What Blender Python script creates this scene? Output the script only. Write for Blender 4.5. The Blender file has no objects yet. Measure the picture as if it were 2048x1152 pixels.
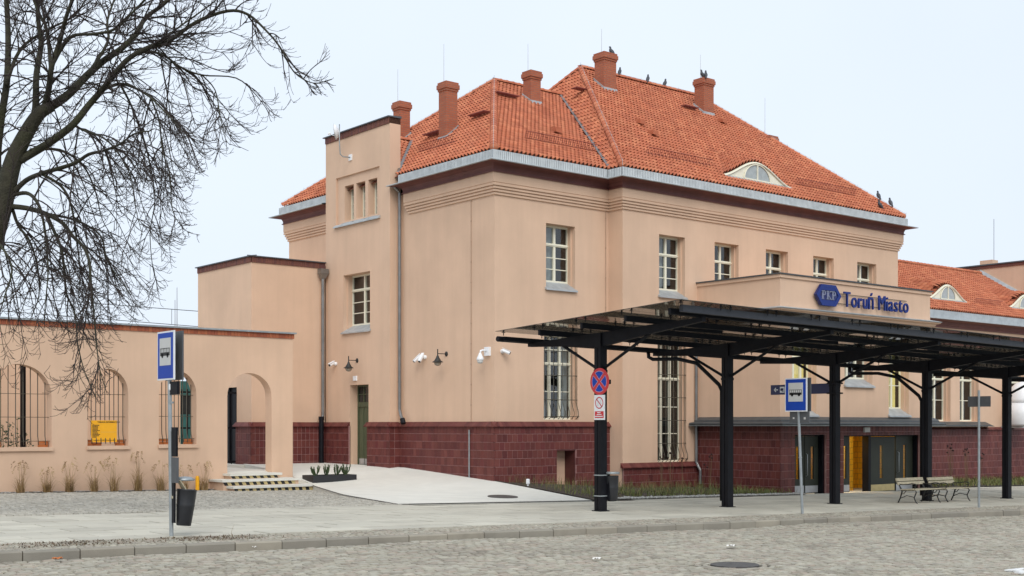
import bpy, bmesh, math, random
import numpy as np
from mathutils import Vector, Matrix
random.seed(7)
R = random.random
U = random.uniform
SC = bpy.context.scene
COL = SC.collection
PI = math.pi

# ------------------------------------------------------------------ camera
YAW = math.radians(50.6788537)
EYE = 1.951
CAM = Vector((-23.044, -28.952, EYE))
FWD = Vector((math.cos(YAW), math.sin(YAW), 0))
RGT = Vector((math.sin(YAW), -math.cos(YAW), 0))
FPX = 2495.0
cd = bpy.data.cameras.new('camera')
cd.sensor_width = 36.0
cd.lens = FPX / 2048 * 36.0
cd.shift_y = 277.0 / 2048
cd.clip_start = 0.1
cd.clip_end = 4000
co = bpy.data.objects.new('camera', cd)
COL.objects.link(co)
co.location = CAM
co.rotation_euler = (PI / 2, 0, -math.atan2(FWD.x, FWD.y))
SC.camera = co

# ------------------------------------------------------------------ sky: overcast
SUN_EL, SUN_AZ = math.radians(42), math.radians(213)      # azimuth clockwise from +Y
w = bpy.data.worlds.new('World')
SC.world = w
w.use_nodes = True
nt = w.node_tree
nt.nodes.clear()
wo = nt.nodes.new('ShaderNodeOutputWorld')
bg = nt.nodes.new('ShaderNodeBackground')
sky = nt.nodes.new('ShaderNodeTexSky')
sky.sky_type = 'NISHITA'
sky.sun_disc = False
sky.sun_elevation = SUN_EL
sky.sun_rotation = SUN_AZ
sky.air_density = 1.0
sky.dust_density = 4.0
cl = nt.nodes.new('ShaderNodeTexNoise')                    # soft, thin unevenness of the cloud deck
cl.inputs['Scale'].default_value = 1.6
cl.inputs['Detail'].default_value = 4.0
rp = nt.nodes.new('ShaderNodeValToRGB')
rp.color_ramp.elements[0].position = 0.35
rp.color_ramp.elements[0].color = (6.85, 7.6, 8.6, 1)
rp.color_ramp.elements[1].position = 0.68
rp.color_ramp.elements[1].color = (7.4, 8.15, 9.1, 1)
mx = nt.nodes.new('ShaderNodeMix')
mx.data_type = 'RGBA'
mx.inputs[0].default_value = 0.93
nt.links.new(cl.outputs['Fac'], rp.inputs['Fac'])
nt.links.new(sky.outputs['Color'], mx.inputs[6])
nt.links.new(rp.outputs['Color'], mx.inputs[7])
nt.links.new(mx.outputs[2], bg.inputs['Color'])
bg.inputs['Strength'].default_value = 0.1
nt.links.new(bg.outputs['Background'], wo.inputs['Surface'])

# ------------------------------------------------------------------ sun behind the cloud
sl = bpy.data.lights.new('sun', 'SUN')
sl.energy = 1.5
sl.angle = math.radians(40)
sl.color = (1.0, 0.965, 0.92)
so = bpy.data.objects.new('sun', sl)
COL.objects.link(so)
so.rotation_euler = (PI / 2 - SUN_EL, 0, -SUN_AZ + PI)
SC.view_settings.view_transform = 'Standard'
SC.view_settings.look = 'None'
SC.view_settings.exposure = 0.31
SC.view_settings.gamma = 1.0
SC.view_settings.use_curve_mapping = False

# ------------------------------------------------------------------ materials
def mat(name, col, rough=0.8, var=0.12, scale=3.0, bump=0.0, bscale=60.0, metal=0.0, spec=0.5,
        col2=None, stain=0.0, stain_col=(0.05, 0.045, 0.04), stain_scale=0.6, tint=None, bdist=0.01, streak=0.0):
    """Noise-varied procedural surface. tint = list of colours picked by the 'tint' attribute of each piece."""
    m = bpy.data.materials.new(name)
    m.use_nodes = True
    n = m.node_tree
    p = n.nodes['Principled BSDF']
    p.inputs['Roughness'].default_value = rough
    p.inputs['Metallic'].default_value = metal
    p.inputs['Specular IOR Level'].default_value = spec
    g = n.nodes.new('ShaderNodeNewGeometry')
    ns = n.nodes.new('ShaderNodeTexNoise')
    ns.inputs['Scale'].default_value = scale
    ns.inputs['Detail'].default_value = 6
    n.links.new(g.outputs['Position'], ns.inputs['Vector'])
    r = n.nodes.new('ShaderNodeValToRGB')
    c2 = col2 or tuple(min(1, c * (1 + var)) for c in col)
    r.color_ramp.elements[0].position = 0.3
    r.color_ramp.elements[1].position = 0.7
    r.color_ramp.elements[0].color = tuple(c * (1 - var) for c in col) + (1,)
    r.color_ramp.elements[1].color = tuple(c2) + (1,)
    n.links.new(ns.outputs['Fac'], r.inputs['Fac'])
    out = r.outputs['Color']
    if tint:
        at = n.nodes.new('ShaderNodeAttribute')
        at.attribute_name = 'tint'
        tr = n.nodes.new('ShaderNodeValToRGB')
        tr.color_ramp.interpolation = 'LINEAR'
        while len(tr.color_ramp.elements) < len(tint):
            tr.color_ramp.elements.new(0.5)
        for i, c in enumerate(tint):
            tr.color_ramp.elements[i].position = i / (len(tint) - 1)
            tr.color_ramp.elements[i].color = tuple(c) + (1,)
        n.links.new(at.outputs['Fac'], tr.inputs['Fac'])
        mu = n.nodes.new('ShaderNodeMix')
        mu.data_type = 'RGBA'
        mu.blend_type = 'MULTIPLY'
        mu.inputs[0].default_value = 1.0
        n.links.new(tr.outputs['Color'], mu.inputs[6])
        n.links.new(out, mu.inputs[7])
        out = mu.outputs[2]
    if stain > 0:
        s2 = n.nodes.new('ShaderNodeTexNoise')
        s2.inputs['Scale'].default_value = stain_scale
        s2.inputs['Detail'].default_value = 8
        s2.inputs['Roughness'].default_value = 0.65
        n.links.new(g.outputs['Position'], s2.inputs['Vector'])
        mr = n.nodes.new('ShaderNodeMapRange')
        mr.inputs[1].default_value = 0.48
        mr.inputs[2].default_value = 0.75
        mr.inputs[3].default_value = 0.0
        mr.inputs[4].default_value = stain
        n.links.new(s2.outputs['Fac'], mr.inputs[0])
        ms = n.nodes.new('ShaderNodeMix')
        ms.data_type = 'RGBA'
        n.links.new(mr.outputs[0], ms.inputs[0])
        n.links.new(out, ms.inputs[6])
        ms.inputs[7].default_value = tuple(stain_col) + (1,)
        out = ms.outputs[2]
    if streak > 0:                                     # faint rain runs and patchy repainting
        mp_ = n.nodes.new('ShaderNodeMapping')
        mp_.inputs['Scale'].default_value = (3.2, 3.2, 0.22)
        n.links.new(g.outputs['Position'], mp_.inputs['Vector'])
        s3 = n.nodes.new('ShaderNodeTexNoise')
        s3.inputs['Scale'].default_value = 1.0
        s3.inputs['Detail'].default_value = 7
        s3.inputs['Roughness'].default_value = 0.62
        n.links.new(mp_.outputs['Vector'], s3.inputs['Vector'])
        m3 = n.nodes.new('ShaderNodeMapRange')
        m3.inputs[1].default_value = 0.42
        m3.inputs[2].default_value = 0.72
        m3.inputs[3].default_value = 0.0
        m3.inputs[4].default_value = streak
        n.links.new(s3.outputs['Fac'], m3.inputs[0])
        k3 = n.nodes.new('ShaderNodeMix')
        k3.data_type = 'RGBA'
        n.links.new(m3.outputs[0], k3.inputs[0])
        n.links.new(out, k3.inputs[6])
        k3.inputs[7].default_value = tuple(stain_col) + (1,)
        out = k3.outputs[2]
    n.links.new(out, p.inputs['Base Color'])
    if bump > 0:
        nb = n.nodes.new('ShaderNodeTexNoise')
        nb.inputs['Scale'].default_value = bscale
        nb.inputs['Detail'].default_value = 5
        n.links.new(g.outputs['Position'], nb.inputs['Vector'])
        b = n.nodes.new('ShaderNodeBump')
        b.inputs['Strength'].default_value = bump
        b.inputs['Distance'].default_value = bdist
        n.links.new(nb.outputs['Fac'], b.inputs['Height'])
        n.links.new(b.outputs['Normal'], p.inputs['Normal'])
    return m

def brickmat(name, c1, c2, mortar, bw=0.26, bh=0.075, ms=0.012, rough=0.85):
    m = bpy.data.materials.new(name)
    m.use_nodes = True
    n = m.node_tree
    p = n.nodes['Principled BSDF']
    p.inputs['Roughness'].default_value = rough
    g = n.nodes.new('ShaderNodeNewGeometry')
    sx = n.nodes.new('ShaderNodeSeparateXYZ')
    n.links.new(g.outputs['Position'], sx.inputs[0])
    ad = n.nodes.new('ShaderNodeMath')
    ad.operation = 'ADD'
    n.links.new(sx.outputs[0], ad.inputs[0])
    n.links.new(sx.outputs[1], ad.inputs[1])
    cx = n.nodes.new('ShaderNodeCombineXYZ')
    n.links.new(ad.outputs[0], cx.inputs[0])
    n.links.new(sx.outputs[2], cx.inputs[1])
    b = n.nodes.new('ShaderNodeTexBrick')
    b.inputs['Scale'].default_value = 1.0
    b.inputs['Brick Width'].default_value = bw
    b.inputs['Row Height'].default_value = bh
    b.inputs['Mortar Size'].default_value = ms
    b.inputs['Color1'].default_value = tuple(c1) + (1,)
    b.inputs['Color2'].default_value = tuple(c2) + (1,)
    b.inputs['Mortar'].default_value = tuple(mortar) + (1,)
    n.links.new(cx.outputs[0], b.inputs['Vector'])
    n.links.new(b.outputs['Color'], p.inputs['Base Color'])
    bp = n.nodes.new('ShaderNodeBump')
    bp.inputs['Strength'].default_value = 0.6
    bp.inputs['Distance'].default_value = 0.01
    bp.invert = True
    n.links.new(b.outputs['Fac'], bp.inputs['Height'])
    n.links.new(bp.outputs['Normal'], p.inputs['Normal'])
    return m

def glassmat(name, tint=(0.9, 0.95, 0.95), ior=1.5, extra=0.0, rough=0.02):
    """thin pane: mirror by Fresnel, else see-through"""
    m = bpy.data.materials.new(name)
    m.use_nodes = True
    n = m.node_tree
    n.nodes.clear()
    o = n.nodes.new('ShaderNodeOutputMaterial')
    lw = n.nodes.new('ShaderNodeLayerWeight')          # Schlick, the same from both sides of the sheet
    lw.inputs['Blend'].default_value = 0.5
    pw_ = n.nodes.new('ShaderNodeMath')
    pw_.operation = 'POWER'
    pw_.inputs[1].default_value = 5.0
    n.links.new(lw.outputs['Facing'], pw_.inputs[0])
    ad = n.nodes.new('ShaderNodeMath')
    ad.operation = 'MULTIPLY_ADD'
    ad.use_clamp = True
    ad.inputs[1].default_value = 0.88
    ad.inputs[2].default_value = 0.05 + extra
    n.links.new(pw_.outputs[0], ad.inputs[0])
    t = n.nodes.new('ShaderNodeBsdfTransparent')
    t.inputs[0].default_value = tuple(tint) + (1,)
    gl = n.nodes.new('ShaderNodeBsdfGlossy')
    gl.inputs['Roughness'].default_value = rough
    x = n.nodes.new('ShaderNodeMixShader')
    n.links.new(ad.outputs[0], x.inputs[0])
    n.links.new(t.outputs[0], x.inputs[1])
    n.links.new(gl.outputs[0], x.inputs[2])
    n.links.new(x.outputs[0], o.inputs['Surface'])
    return m

M = {}
M['plaster'] = mat('plaster', (0.668, 0.462, 0.325), 0.92, 0.06, 0.7, 0.35, 90, stain=0.22, stain_col=(0.47, 0.32, 0.225), stain_scale=0.45, streak=0.20)
M['plaster2'] = mat('arcade_plaster', (0.675, 0.466, 0.325), 0.92, 0.06, 0.8, 0.35, 90, stain=0.22, stain_col=(0.48, 0.33, 0.23), stain_scale=0.5, streak=0.20)
M['glazed'] = mat('glazed_tile', (1, 1, 1), 0.45, 0.10, 7, 0.25, 30, spec=0.25,
                  tint=[(0.13, 0.034, 0.029), (0.16, 0.046, 0.039), (0.10, 0.027, 0.026), (0.175, 0.054, 0.045), (0.115, 0.034, 0.030), (0.145, 0.036, 0.035)])
M['mortar'] = mat('mortar', (0.34, 0.19, 0.175), 0.95, 0.2, 8)
M['cornice'] = mat('burgundy_cornice', (0.15, 0.05, 0.042), 0.6, 0.15, 3, 0.2, 40)
M['zinc'] = mat('zinc', (0.46, 0.49, 0.50), 0.5, 0.14, 4, 0.1, 30, metal=0.45, stain=0.25, stain_col=(0.5, 0.5, 0.48), stain_scale=2.0)
M['zincdark'] = mat('dark_sheet', (0.10, 0.11, 0.12), 0.5, 0.15, 4, metal=0.3)
M['pipe'] = mat('zinc_pipe', (0.24, 0.24, 0.235), 0.36, 0.15, 3, metal=0.75)
M['roof'] = mat('roof_tile', (1, 1, 1), 0.75, 0.10, 2.0, 0.3, 40, stain=0.28, stain_col=(0.26, 0.095, 0.04), stain_scale=0.7,
                tint=[(0.49, 0.146, 0.068), (0.56, 0.176, 0.083), (0.40, 0.108, 0.05), (0.63, 0.228, 0.11), (0.47, 0.146, 0.074), (0.53, 0.154, 0.067)])
M['under'] = mat('roof_under', (0.22, 0.06, 0.03), 0.9)
M['brick'] = mat('coping_brick', (1, 1, 1), 0.85, 0.15, 9, 0.4, 60,
                 tint=[(0.36, 0.10, 0.045), (0.44, 0.14, 0.06), (0.30, 0.08, 0.04)])
M['brickdark'] = mat('dark_coping_brick', (1, 1, 1), 0.85, 0.15, 9, 0.4, 60,
                 tint=[(0.16, 0.06, 0.045), (0.20, 0.075, 0.05), (0.13, 0.05, 0.045)])
M['chimney'] = brickmat('chimney_brick', (0.36, 0.095, 0.045), (0.44, 0.13, 0.06), (0.30, 0.13, 0.085))
M['cream'] = mat('window_cream', (0.80, 0.77, 0.62), 0.45, 0.04, 5)
M['pane'] = glassmat('window_glass', (0.75, 0.8, 0.8), 1.5, 0.06)
M['canopyglass'] = glassmat('canopy_glass', (0.44, 0.47, 0.47), 1.45, 0.0)
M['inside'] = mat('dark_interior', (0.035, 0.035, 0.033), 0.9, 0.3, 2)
M['curtain'] = mat('grey_curtain', (0.42, 0.44, 0.44), 0.9, 0.15, 6)
M['ycurtain'] = mat('yellow_curtain', (0.62, 0.52, 0.20), 0.9, 0.15, 6)
_yc = M['ycurtain'].node_tree.nodes['Principled BSDF']      # light of the rooms behind, put into the curtain cloth as its own glow
_yc.inputs['Emission Color'].default_value = (0.95, 0.78, 0.28, 1)
_yc.inputs['Emission Strength'].default_value = 0.38
M['ytile'] = brickmat('yellow_tile', (0.80, 0.42, 0.02), (0.85, 0.46, 0.03), (0.45, 0.24, 0.03), 0.2, 0.2, 0.01, 0.35)
M['black'] = mat('black_steel', (0.0065, 0.0068, 0.0095), 0.5, 0.25, 5, 0.1, 25, spec=0.18)
M['iron'] = mat('wrought_iron', (0.022, 0.022, 0.02), 0.55, 0.2, 8)
M['grille'] = mat('grille_iron', (0.075, 0.065, 0.045), 0.6, 0.2, 8)
M['green'] = mat('door_green', (0.075, 0.092, 0.05), 0.45, 0.08, 3)
M['dgreen'] = mat('entrance_green', (0.030, 0.034, 0.024), 0.5, 0.1, 3, spec=0.3)
M['kick'] = mat('steel_kick_plate', (0.5, 0.5, 0.5), 0.4, 0.1, 3, metal=0.4)
M['white'] = mat('white_plastic', (0.82, 0.83, 0.84), 0.35, 0.03, 4)
M['smoke'] = mat('smoky_glass', (0.06, 0.05, 0.04), 0.1, 0.2, 4)
M['blue'] = mat('sign_blue', (0.004, 0.050, 0.36), 0.45, 0.03, 4, spec=0.3)
M['navy'] = mat('navy', (0.012, 0.02, 0.085), 0.4, 0.03, 4)
M['letter'] = mat('letter_blue', (0.010, 0.030, 0.185), 0.5, 0.05, 6, spec=0.3)
M['letterdark'] = mat('letter_side', (0.012, 0.02, 0.12), 0.4, 0.05, 6)
M['palegrey'] = mat('pale_grey_print', (0.55, 0.55, 0.53), 0.5, 0.03, 6)
M['signwhite'] = mat('sign_white', (0.75, 0.76, 0.77), 0.4, 0.03, 6)
M['darkpane'] = mat('dark_glass', (0.02, 0.024, 0.024), 0.06, 0.2, 3)
M['steelgrey'] = mat('grey_steel', (0.030, 0.033, 0.042), 0.5, 0.2, 4)
M['pinkline'] = mat('pale_pink_line', (0.6, 0.35, 0.42), 0.5, 0.05, 4)
M['emblempale'] = mat('emblem_pale', (0.22, 0.24, 0.34), 0.45, 0.1, 5)
M['dryweed'] = mat('dry_weed', (1, 1, 1), 0.9, 0.15, 5, tint=[(0.09, 0.10, 0.03), (0.14, 0.09, 0.045), (0.10, 0.055, 0.03)])
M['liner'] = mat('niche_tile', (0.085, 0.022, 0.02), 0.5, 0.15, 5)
M['ink'] = mat('ink', (0.01, 0.01, 0.01), 0.5, 0.1, 5)
M['red'] = mat('sign_red', (0.55, 0.03, 0.04), 0.4, 0.05, 5)
M['galv'] = mat('galvanised_post', (0.33, 0.36, 0.37), 0.45, 0.12, 8, metal=0.5)
M['signback'] = mat('sign_back', (0.10, 0.105, 0.11), 0.5, 0.1, 5, metal=0.3)
M['yellow'] = mat('yellow_board', (0.88, 0.42, 0.008), 0.55, 0.04, 5)
M['wood'] = mat('bench_wood', (0.42, 0.37, 0.26), 0.75, 0.2, 14, 0.2, 60)
M['bin'] = mat('bin_black', (0.018, 0.019, 0.022), 0.45, 0.2, 6)
M['concrete'] = mat('path_concrete', (0.69, 0.675, 0.605), 0.9, 0.05, 1.5, 0.25, 120, stain=0.30, stain_col=(0.50, 0.485, 0.42), stain_scale=0.7)
M['slab'] = mat('paving_slab', (1, 1, 1), 0.9, 0.10, 1.2, 0.3, 90, stain=0.55, stain_col=(0.34, 0.32, 0.265), stain_scale=0.8,
                tint=[(0.53, 0.505, 0.42), (0.59, 0.56, 0.465), (0.47, 0.445, 0.37), (0.55, 0.52, 0.43)])
M['kerb'] = mat('kerb_stone', (1, 1, 1), 0.9, 0.14, 2.2, 0.5, 70, stain=0.45, stain_col=(0.16, 0.145, 0.12), stain_scale=1.6,
                tint=[(0.31, 0.285, 0.23), (0.25, 0.23, 0.19), (0.35, 0.315, 0.25)])
M['sett'] = mat('granite_sett', (1, 1, 1), 0.85, 0.14, 6, 0.5, 60, stain=0.40, stain_col=(0.17, 0.15, 0.12), stain_scale=0.45,
                tint=[(0.38, 0.35, 0.28), (0.44, 0.405, 0.32), (0.29, 0.265, 0.215), (0.42, 0.355, 0.285), (0.40, 0.38, 0.31), (0.49, 0.455, 0.365)])
M['greysett'] = mat('grey_sett', (1, 1, 1), 0.85, 0.15, 6, 0.5, 60, stain=0.3, stain_col=(0.16, 0.15, 0.13), stain_scale=0.8,
                tint=[(0.46, 0.435, 0.37), (0.56, 0.53, 0.455), (0.37, 0.35, 0.30), (0.51, 0.475, 0.40)])
M['sand'] = mat('joint_sand', (0.095, 0.08, 0.058), 0.95, 0.3, 5, 0.4, 50)
M['greysand'] = mat('joint_grit', (0.20, 0.18, 0.14), 0.95, 0.3, 5, 0.4, 50)
M['soil'] = mat('soil', (0.055, 0.042, 0.03), 0.95, 0.4, 9, 0.6, 40)
M['earth'] = mat('ground_earth', (0.20, 0.19, 0.165), 0.95, 0.2, 0.4)
M['dry'] = mat('dry_grass', (1, 1, 1), 0.85, 0.15, 5, tint=[(0.40, 0.26, 0.10), (0.24, 0.14, 0.06), (0.46, 0.33, 0.16)])
M['rodwire'] = mat('rod_grey', (0.45, 0.46, 0.46), 0.5, 0.1, 5)
M['conductor'] = mat('conductor_tan', (0.40, 0.28, 0.20), 0.7, 0.1, 5)
M['grass'] = mat('bed_grass', (1, 1, 1), 0.8, 0.15, 4, tint=[(0.13, 0.17, 0.045), (0.20, 0.21, 0.06), (0.085, 0.125, 0.035), (0.28, 0.20, 0.085)])
M['reed'] = mat('dead_stem', (1, 1, 1), 0.9, 0.15, 5, tint=[(0.10, 0.04, 0.03), (0.22, 0.15, 0.08), (0.16, 0.10, 0.06)])
M['seed'] = mat('seed_head', (0.03, 0.013, 0.012), 0.95, 0.2, 20)
M['leaf'] = mat('shrub_leaf', (1, 1, 1), 0.6, 0.15, 5, tint=[(0.035, 0.06, 0.018), (0.06, 0.095, 0.03), (0.025, 0.045, 0.015)])
M['bark'] = mat('bark', (0.036, 0.033, 0.020), 0.95, 0.35, 7, 0.9, 26, stain=0.6, stain_col=(0.055, 0.065, 0.018), stain_scale=1.1, bdist=0.03)
M['twig'] = mat('twig', (0.034, 0.025, 0.022), 0.95, 0.3, 3)
M['pigeon'] = mat('pigeon', (0.06, 0.065, 0.075), 0.7, 0.4, 14)
M['pebble'] = mat('pebble', (1, 1, 1), 0.85, 0.2, 9, tint=[(0.5, 0.48, 0.44), (0.36, 0.34, 0.31), (0.6, 0.59, 0.55)])
M['paint'] = mat('road_paint', (0.72, 0.72, 0.70), 0.8, 0.15, 8)
M['castiron'] = mat('cast_iron', (0.075, 0.07, 0.065), 0.65, 0.3, 12, 0.5, 50)
M['teal'] = mat('teal_carriage', (0.03, 0.11, 0.10), 0.4, 0.2, 3)
M['stripe_y'] = mat('hazard_yellow', (0.58, 0.46, 0.22), 0.7, 0.1, 8)
M['paper'] = mat('paper', (0.72, 0.70, 0.66), 0.8, 0.1, 8)
M['terracotta'] = mat('terracotta', (0.48, 0.155, 0.045), 0.85, 0.15, 6)
M['leadroof'] = mat('lead_roof', (0.075, 0.082, 0.085), 0.5, 0.18, 5, metal=0.25)

# ------------------------------------------------------------------ mesh helpers
class MB:
    def __init__(s):
        s.v, s.f, s.t = [], [], []
        s.tint = 0.0
    def add(s, vs, fs):
        o = len(s.v)
        s.v.extend([tuple(p) for p in vs])
        s.f.extend([tuple(i + o for i in q) for q in fs])
        s.t.extend([s.tint] * len(vs))
    def quad(s, a, b, c, d):
        s.add([a, b, c, d], [(0, 1, 2, 3)])
    def poly(s, pts):
        s.add(pts, [tuple(range(len(pts)))])
    def box(s, x0, x1, y0, y1, z0, z1):
        s.add([(x0, y0, z0), (x1, y0, z0), (x1, y1, z0), (x0, y1, z0), (x0, y0, z1), (x1, y0, z1), (x1, y1, z1), (x0, y1, z1)],
              [(0, 3, 2, 1), (4, 5, 6, 7), (0, 1, 5, 4), (1, 2, 6, 5), (2, 3, 7, 6), (3, 0, 4, 7)])
    def hexa(s, b, t):
        """b, t: four bottom and four top points, same order"""
        s.add(list(b) + list(t), [(0, 3, 2, 1), (4, 5, 6, 7), (0, 1, 5, 4), (1, 2, 6, 5), (2, 3, 7, 6), (3, 0, 4, 7)])
    def beam(s, p, q, wd, ht, up=(0, 0, 1)):
        p, q, up = Vector(p), Vector(q), Vector(up)
        d = (q - p).normalized()
        sd = d.cross(up).normalized() * wd / 2
        u = sd.cross(d).normalized() * ht / 2
        s.hexa([p - sd - u, p + sd - u, q + sd - u, q - sd - u], [p - sd + u, p + sd + u, q + sd + u, q - sd + u])
    def tube(s, pts, rad, n=6, cap=True):
        pts = [Vector(p) for p in pts]
        m = len(pts)
        rr = rad if isinstance(rad, (list, tuple)) else [rad] * m
        vs, fs = [], []
        ref = None
        for i, p in enumerate(pts):
            d = (pts[min(i + 1, m - 1)] - pts[max(i - 1, 0)])
            d = d.normalized() if d.length > 1e-9 else Vector((0, 0, 1))
            if ref is None:
                ref = d.orthogonal().normalized()
            else:
                ref = (ref - d * ref.dot(d))
                ref = ref.normalized() if ref.length > 1e-6 else d.orthogonal().normalized()
            b = d.cross(ref)
            for k in range(n):
                a = 2 * PI * k / n
                vs.append(p + (ref * math.cos(a) + b * math.sin(a)) * rr[i])
        for i in range(m - 1):
            for k in range(n):
                k2 = (k + 1) % n
                fs.append((i * n + k, i * n + k2, (i + 1) * n + k2, (i + 1) * n + k))
        if cap:
            fs.append(tuple(reversed(range(n))))
            fs.append(tuple(range((m - 1) * n, m * n)))
        s.add(vs, fs)
    def lathe(s, prof, o=(0, 0, 0), n=12, ax=None):
        """prof: (radius, height) list; ax optional axis"""
        o = Vector(o)
        a = Vector(ax).normalized() if ax else Vector((0, 0, 1))
        e1 = a.orthogonal().normalized()
        e2 = a.cross(e1)
        vs, fs = [], []
        for r, h in prof:
            for k in range(n):
                t = 2 * PI * k / n
                vs.append(o + a * h + (e1 * math.cos(t) + e2 * math.sin(t)) * r)
        for i in range(len(prof) - 1):
            for k in range(n):
                k2 = (k + 1) % n
                fs.append((i * n + k, i * n + k2, (i + 1) * n + k2, (i + 1) * n + k))
        fs.append(tuple(reversed(range(n))))
        fs.append(tuple(range((len(prof) - 1) * n, len(prof) * n)))
        s.add(vs, fs)
    def extr(s, pts, off):
        """polygon pts (3d) extruded by vector off"""
        n = len(pts)
        off = Vector(off)
        a = [Vector(p) for p in pts]
        s.add(a + [p + off for p in a],
              [tuple(reversed(range(n))), tuple(range(n, 2 * n))] + [(i, (i + 1) % n, n + (i + 1) % n, n + i) for i in range(n)])
    def mesh(s, name, m, smooth=False, fix=True):
        me = bpy.data.meshes.new(name)
        me.from_pydata(s.v, [], s.f)
        if m is not None:
            me.materials.append(m)
        if any(s.t):
            at = me.attributes.new('tint', 'FLOAT', 'POINT')
            at.data.foreach_set('value', s.t)
        if fix:
            bm = bmesh.new()
            bm.from_mesh(me)
            bmesh.ops.recalc_face_normals(bm, faces=bm.faces)
            bm.to_mesh(me)
            bm.free()
        if smooth:
            me.polygons.foreach_set('use_smooth', [True] * len(me.polygons))
        me.update()
        return me
    def build(s, name, m, parent=None, smooth=False, fix=True, **kw):
        return link(name, s.mesh(name, m, smooth, fix), parent, **kw)

def link(name, me, parent=None, loc=None, rot=None, label=None, cat=None, group=None, kind=None):
    o = bpy.data.objects.new(name, me)
    COL.objects.link(o)
    if parent is not None:
        o.parent = parent
        if parent.type == 'EMPTY' and loc is None:
            o.location = -parent.location       # world-space meshes under an empty at the base
    if loc is not None:
        o.location = loc
    if rot is not None:
        o.rotation_euler = rot
    return tag(o, label, cat, group, kind)

def tag(o, label=None, cat=None, group=None, kind=None):
    if label: o['label'] = label
    if cat: o['category'] = cat
    if group: o['group'] = group
    if kind: o['kind'] = kind
    return o

def thing(name, label, cat, loc=(0, 0, 0), rz=0, group=None):
    o = bpy.data.objects.new(name, None)
    COL.objects.link(o)
    o.location = loc
    o.rotation_euler = (0, 0, rz)
    o.empty_display_size = 0.2
    return tag(o, label, cat, group)

def dup(root, loc, rz=None, label=None):
    r = root.copy()
    COL.objects.link(r)
    r.location = loc
    if rz is not None:
        r.rotation_euler = (0, 0, rz)
    if label:
        r['label'] = label
    for ch in list(root.children):
        c = ch.copy()
        COL.objects.link(c)
        c.parent = r
        for g2 in list(ch.children):
            d = g2.copy()
            COL.objects.link(d)
            d.parent = c
    return r

def textmesh(body, size, m, depth=0.0, bold=0.0, name='text'):
    cu = bpy.data.curves.new(name, 'FONT')
    cu.body = body
    cu.size = size
    cu.extrude = depth / 2
    cu.offset = bold
    cu.resolution_u = 3
    o = bpy.data.objects.new(name, cu)
    COL.objects.link(o)
    dg = bpy.context.evaluated_depsgraph_get()
    me = bpy.data.meshes.new_from_object(o.evaluated_get(dg))
    bpy.data.objects.remove(o)
    bpy.data.curves.remove(cu)
    me.materials.clear()
    me.materials.append(m)
    return me

def project(x, y, z):
    p = Vector((x, y, z)) - CAM
    d = p.dot(FWD)
    if d < 0.1:
        return -1e9, -1e9, d
    return 1024 + FPX * p.dot(RGT) / d, 853 - FPX * p.z / d, d

def at_depth(u, v, d):
    return CAM + (FWD + RGT * ((u - 1024) / FPX) + Vector((0, 0, (853 - v) / FPX))) * d

# ------------------------------------------------------------------ levels
def g(x):                       # the street falls gently to the right
    x = max(-60.0, min(60.0, x))
    return -0.018 * x
def ykerb(x):                   # kerb line, a little skew to the station front
    return -12.25 - 0.03 * (x + 18)

# ================================================================== SETTING
def sheet(name, f, x0, x1, y0, y1, nx, ny, m, **kw):
    mb = MB()
    vs = [(x0 + (x1 - x0) * i / nx, y0 + (y1 - y0) * j / ny) for j in range(ny + 1) for i in range(nx + 1)]
    mb.add([(x, y, f(x, y)) for x, y in vs],
           [(j * (nx + 1) + i, j * (nx + 1) + i + 1, (j + 1) * (nx + 1) + i + 1, (j + 1) * (nx + 1) + i) for j in range(ny) for i in range(nx)])
    return mb.build(name, m, smooth=True, **kw)

sheet('ground', lambda x, y: g(x) - 0.30, -1200, 1200, -1200, 1200, 160, 8, M['earth'], kind='structure')

def visible(x, y, z, mu=160, md=14.2):
    u, v, d = project(x, y, z)
    return -mu < u < 2048 + mu and d > 13.0 and v < 1152 + 90

# ---- road of granite setts
road = MB()
for i in range(40):
    xa, xb = -60 + 3 * i, -57 + 3 * i
    road.quad((xa, -60, g(xa) - 0.150), (xb, -60, g(xb) - 0.150), (xb, ykerb(xb) - 0.004, g(xb) - 0.150), (xa, ykerb(xa) - 0.004, g(xa) - 0.150))
road_o = road.build('road', M['sand'], kind='structure')

def sett_local(mb, cx, cy, cz, lx, ly, h, rot, tilt=(0, 0)):
    c, s_ = math.cos(rot), math.sin(rot)
    vs = []
    for k, zz, ins in ((0, -h, 0.0), (1, 0.0, 0.16)):
        for sx, sy in ((-1, -1), (1, -1), (1, 1), (-1, 1)):
            x = sx * (lx / 2 - ins * ly * 0.55)
            y = sy * (ly / 2 - ins * ly * 0.55)
            if k == 0:
                x, y = sx * lx / 2, sy * ly / 2
            vs.append((cx + c * x - s_ * y, cy + s_ * x + c * y, cz + zz + (tilt[0] * x + tilt[1] * y if k else 0)))
    mb.add(vs, [(4, 5, 6, 7), (0, 1, 5, 4), (1, 2, 6, 5), (2, 3, 7, 6), (3, 0, 4, 7)])

def wav(x, y):
    return 0.012 * math.sin(x * 1.3 + y * 0.7) + 0.010 * math.sin(y * 1.9 - x * 0.5 + 1.0)

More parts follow.
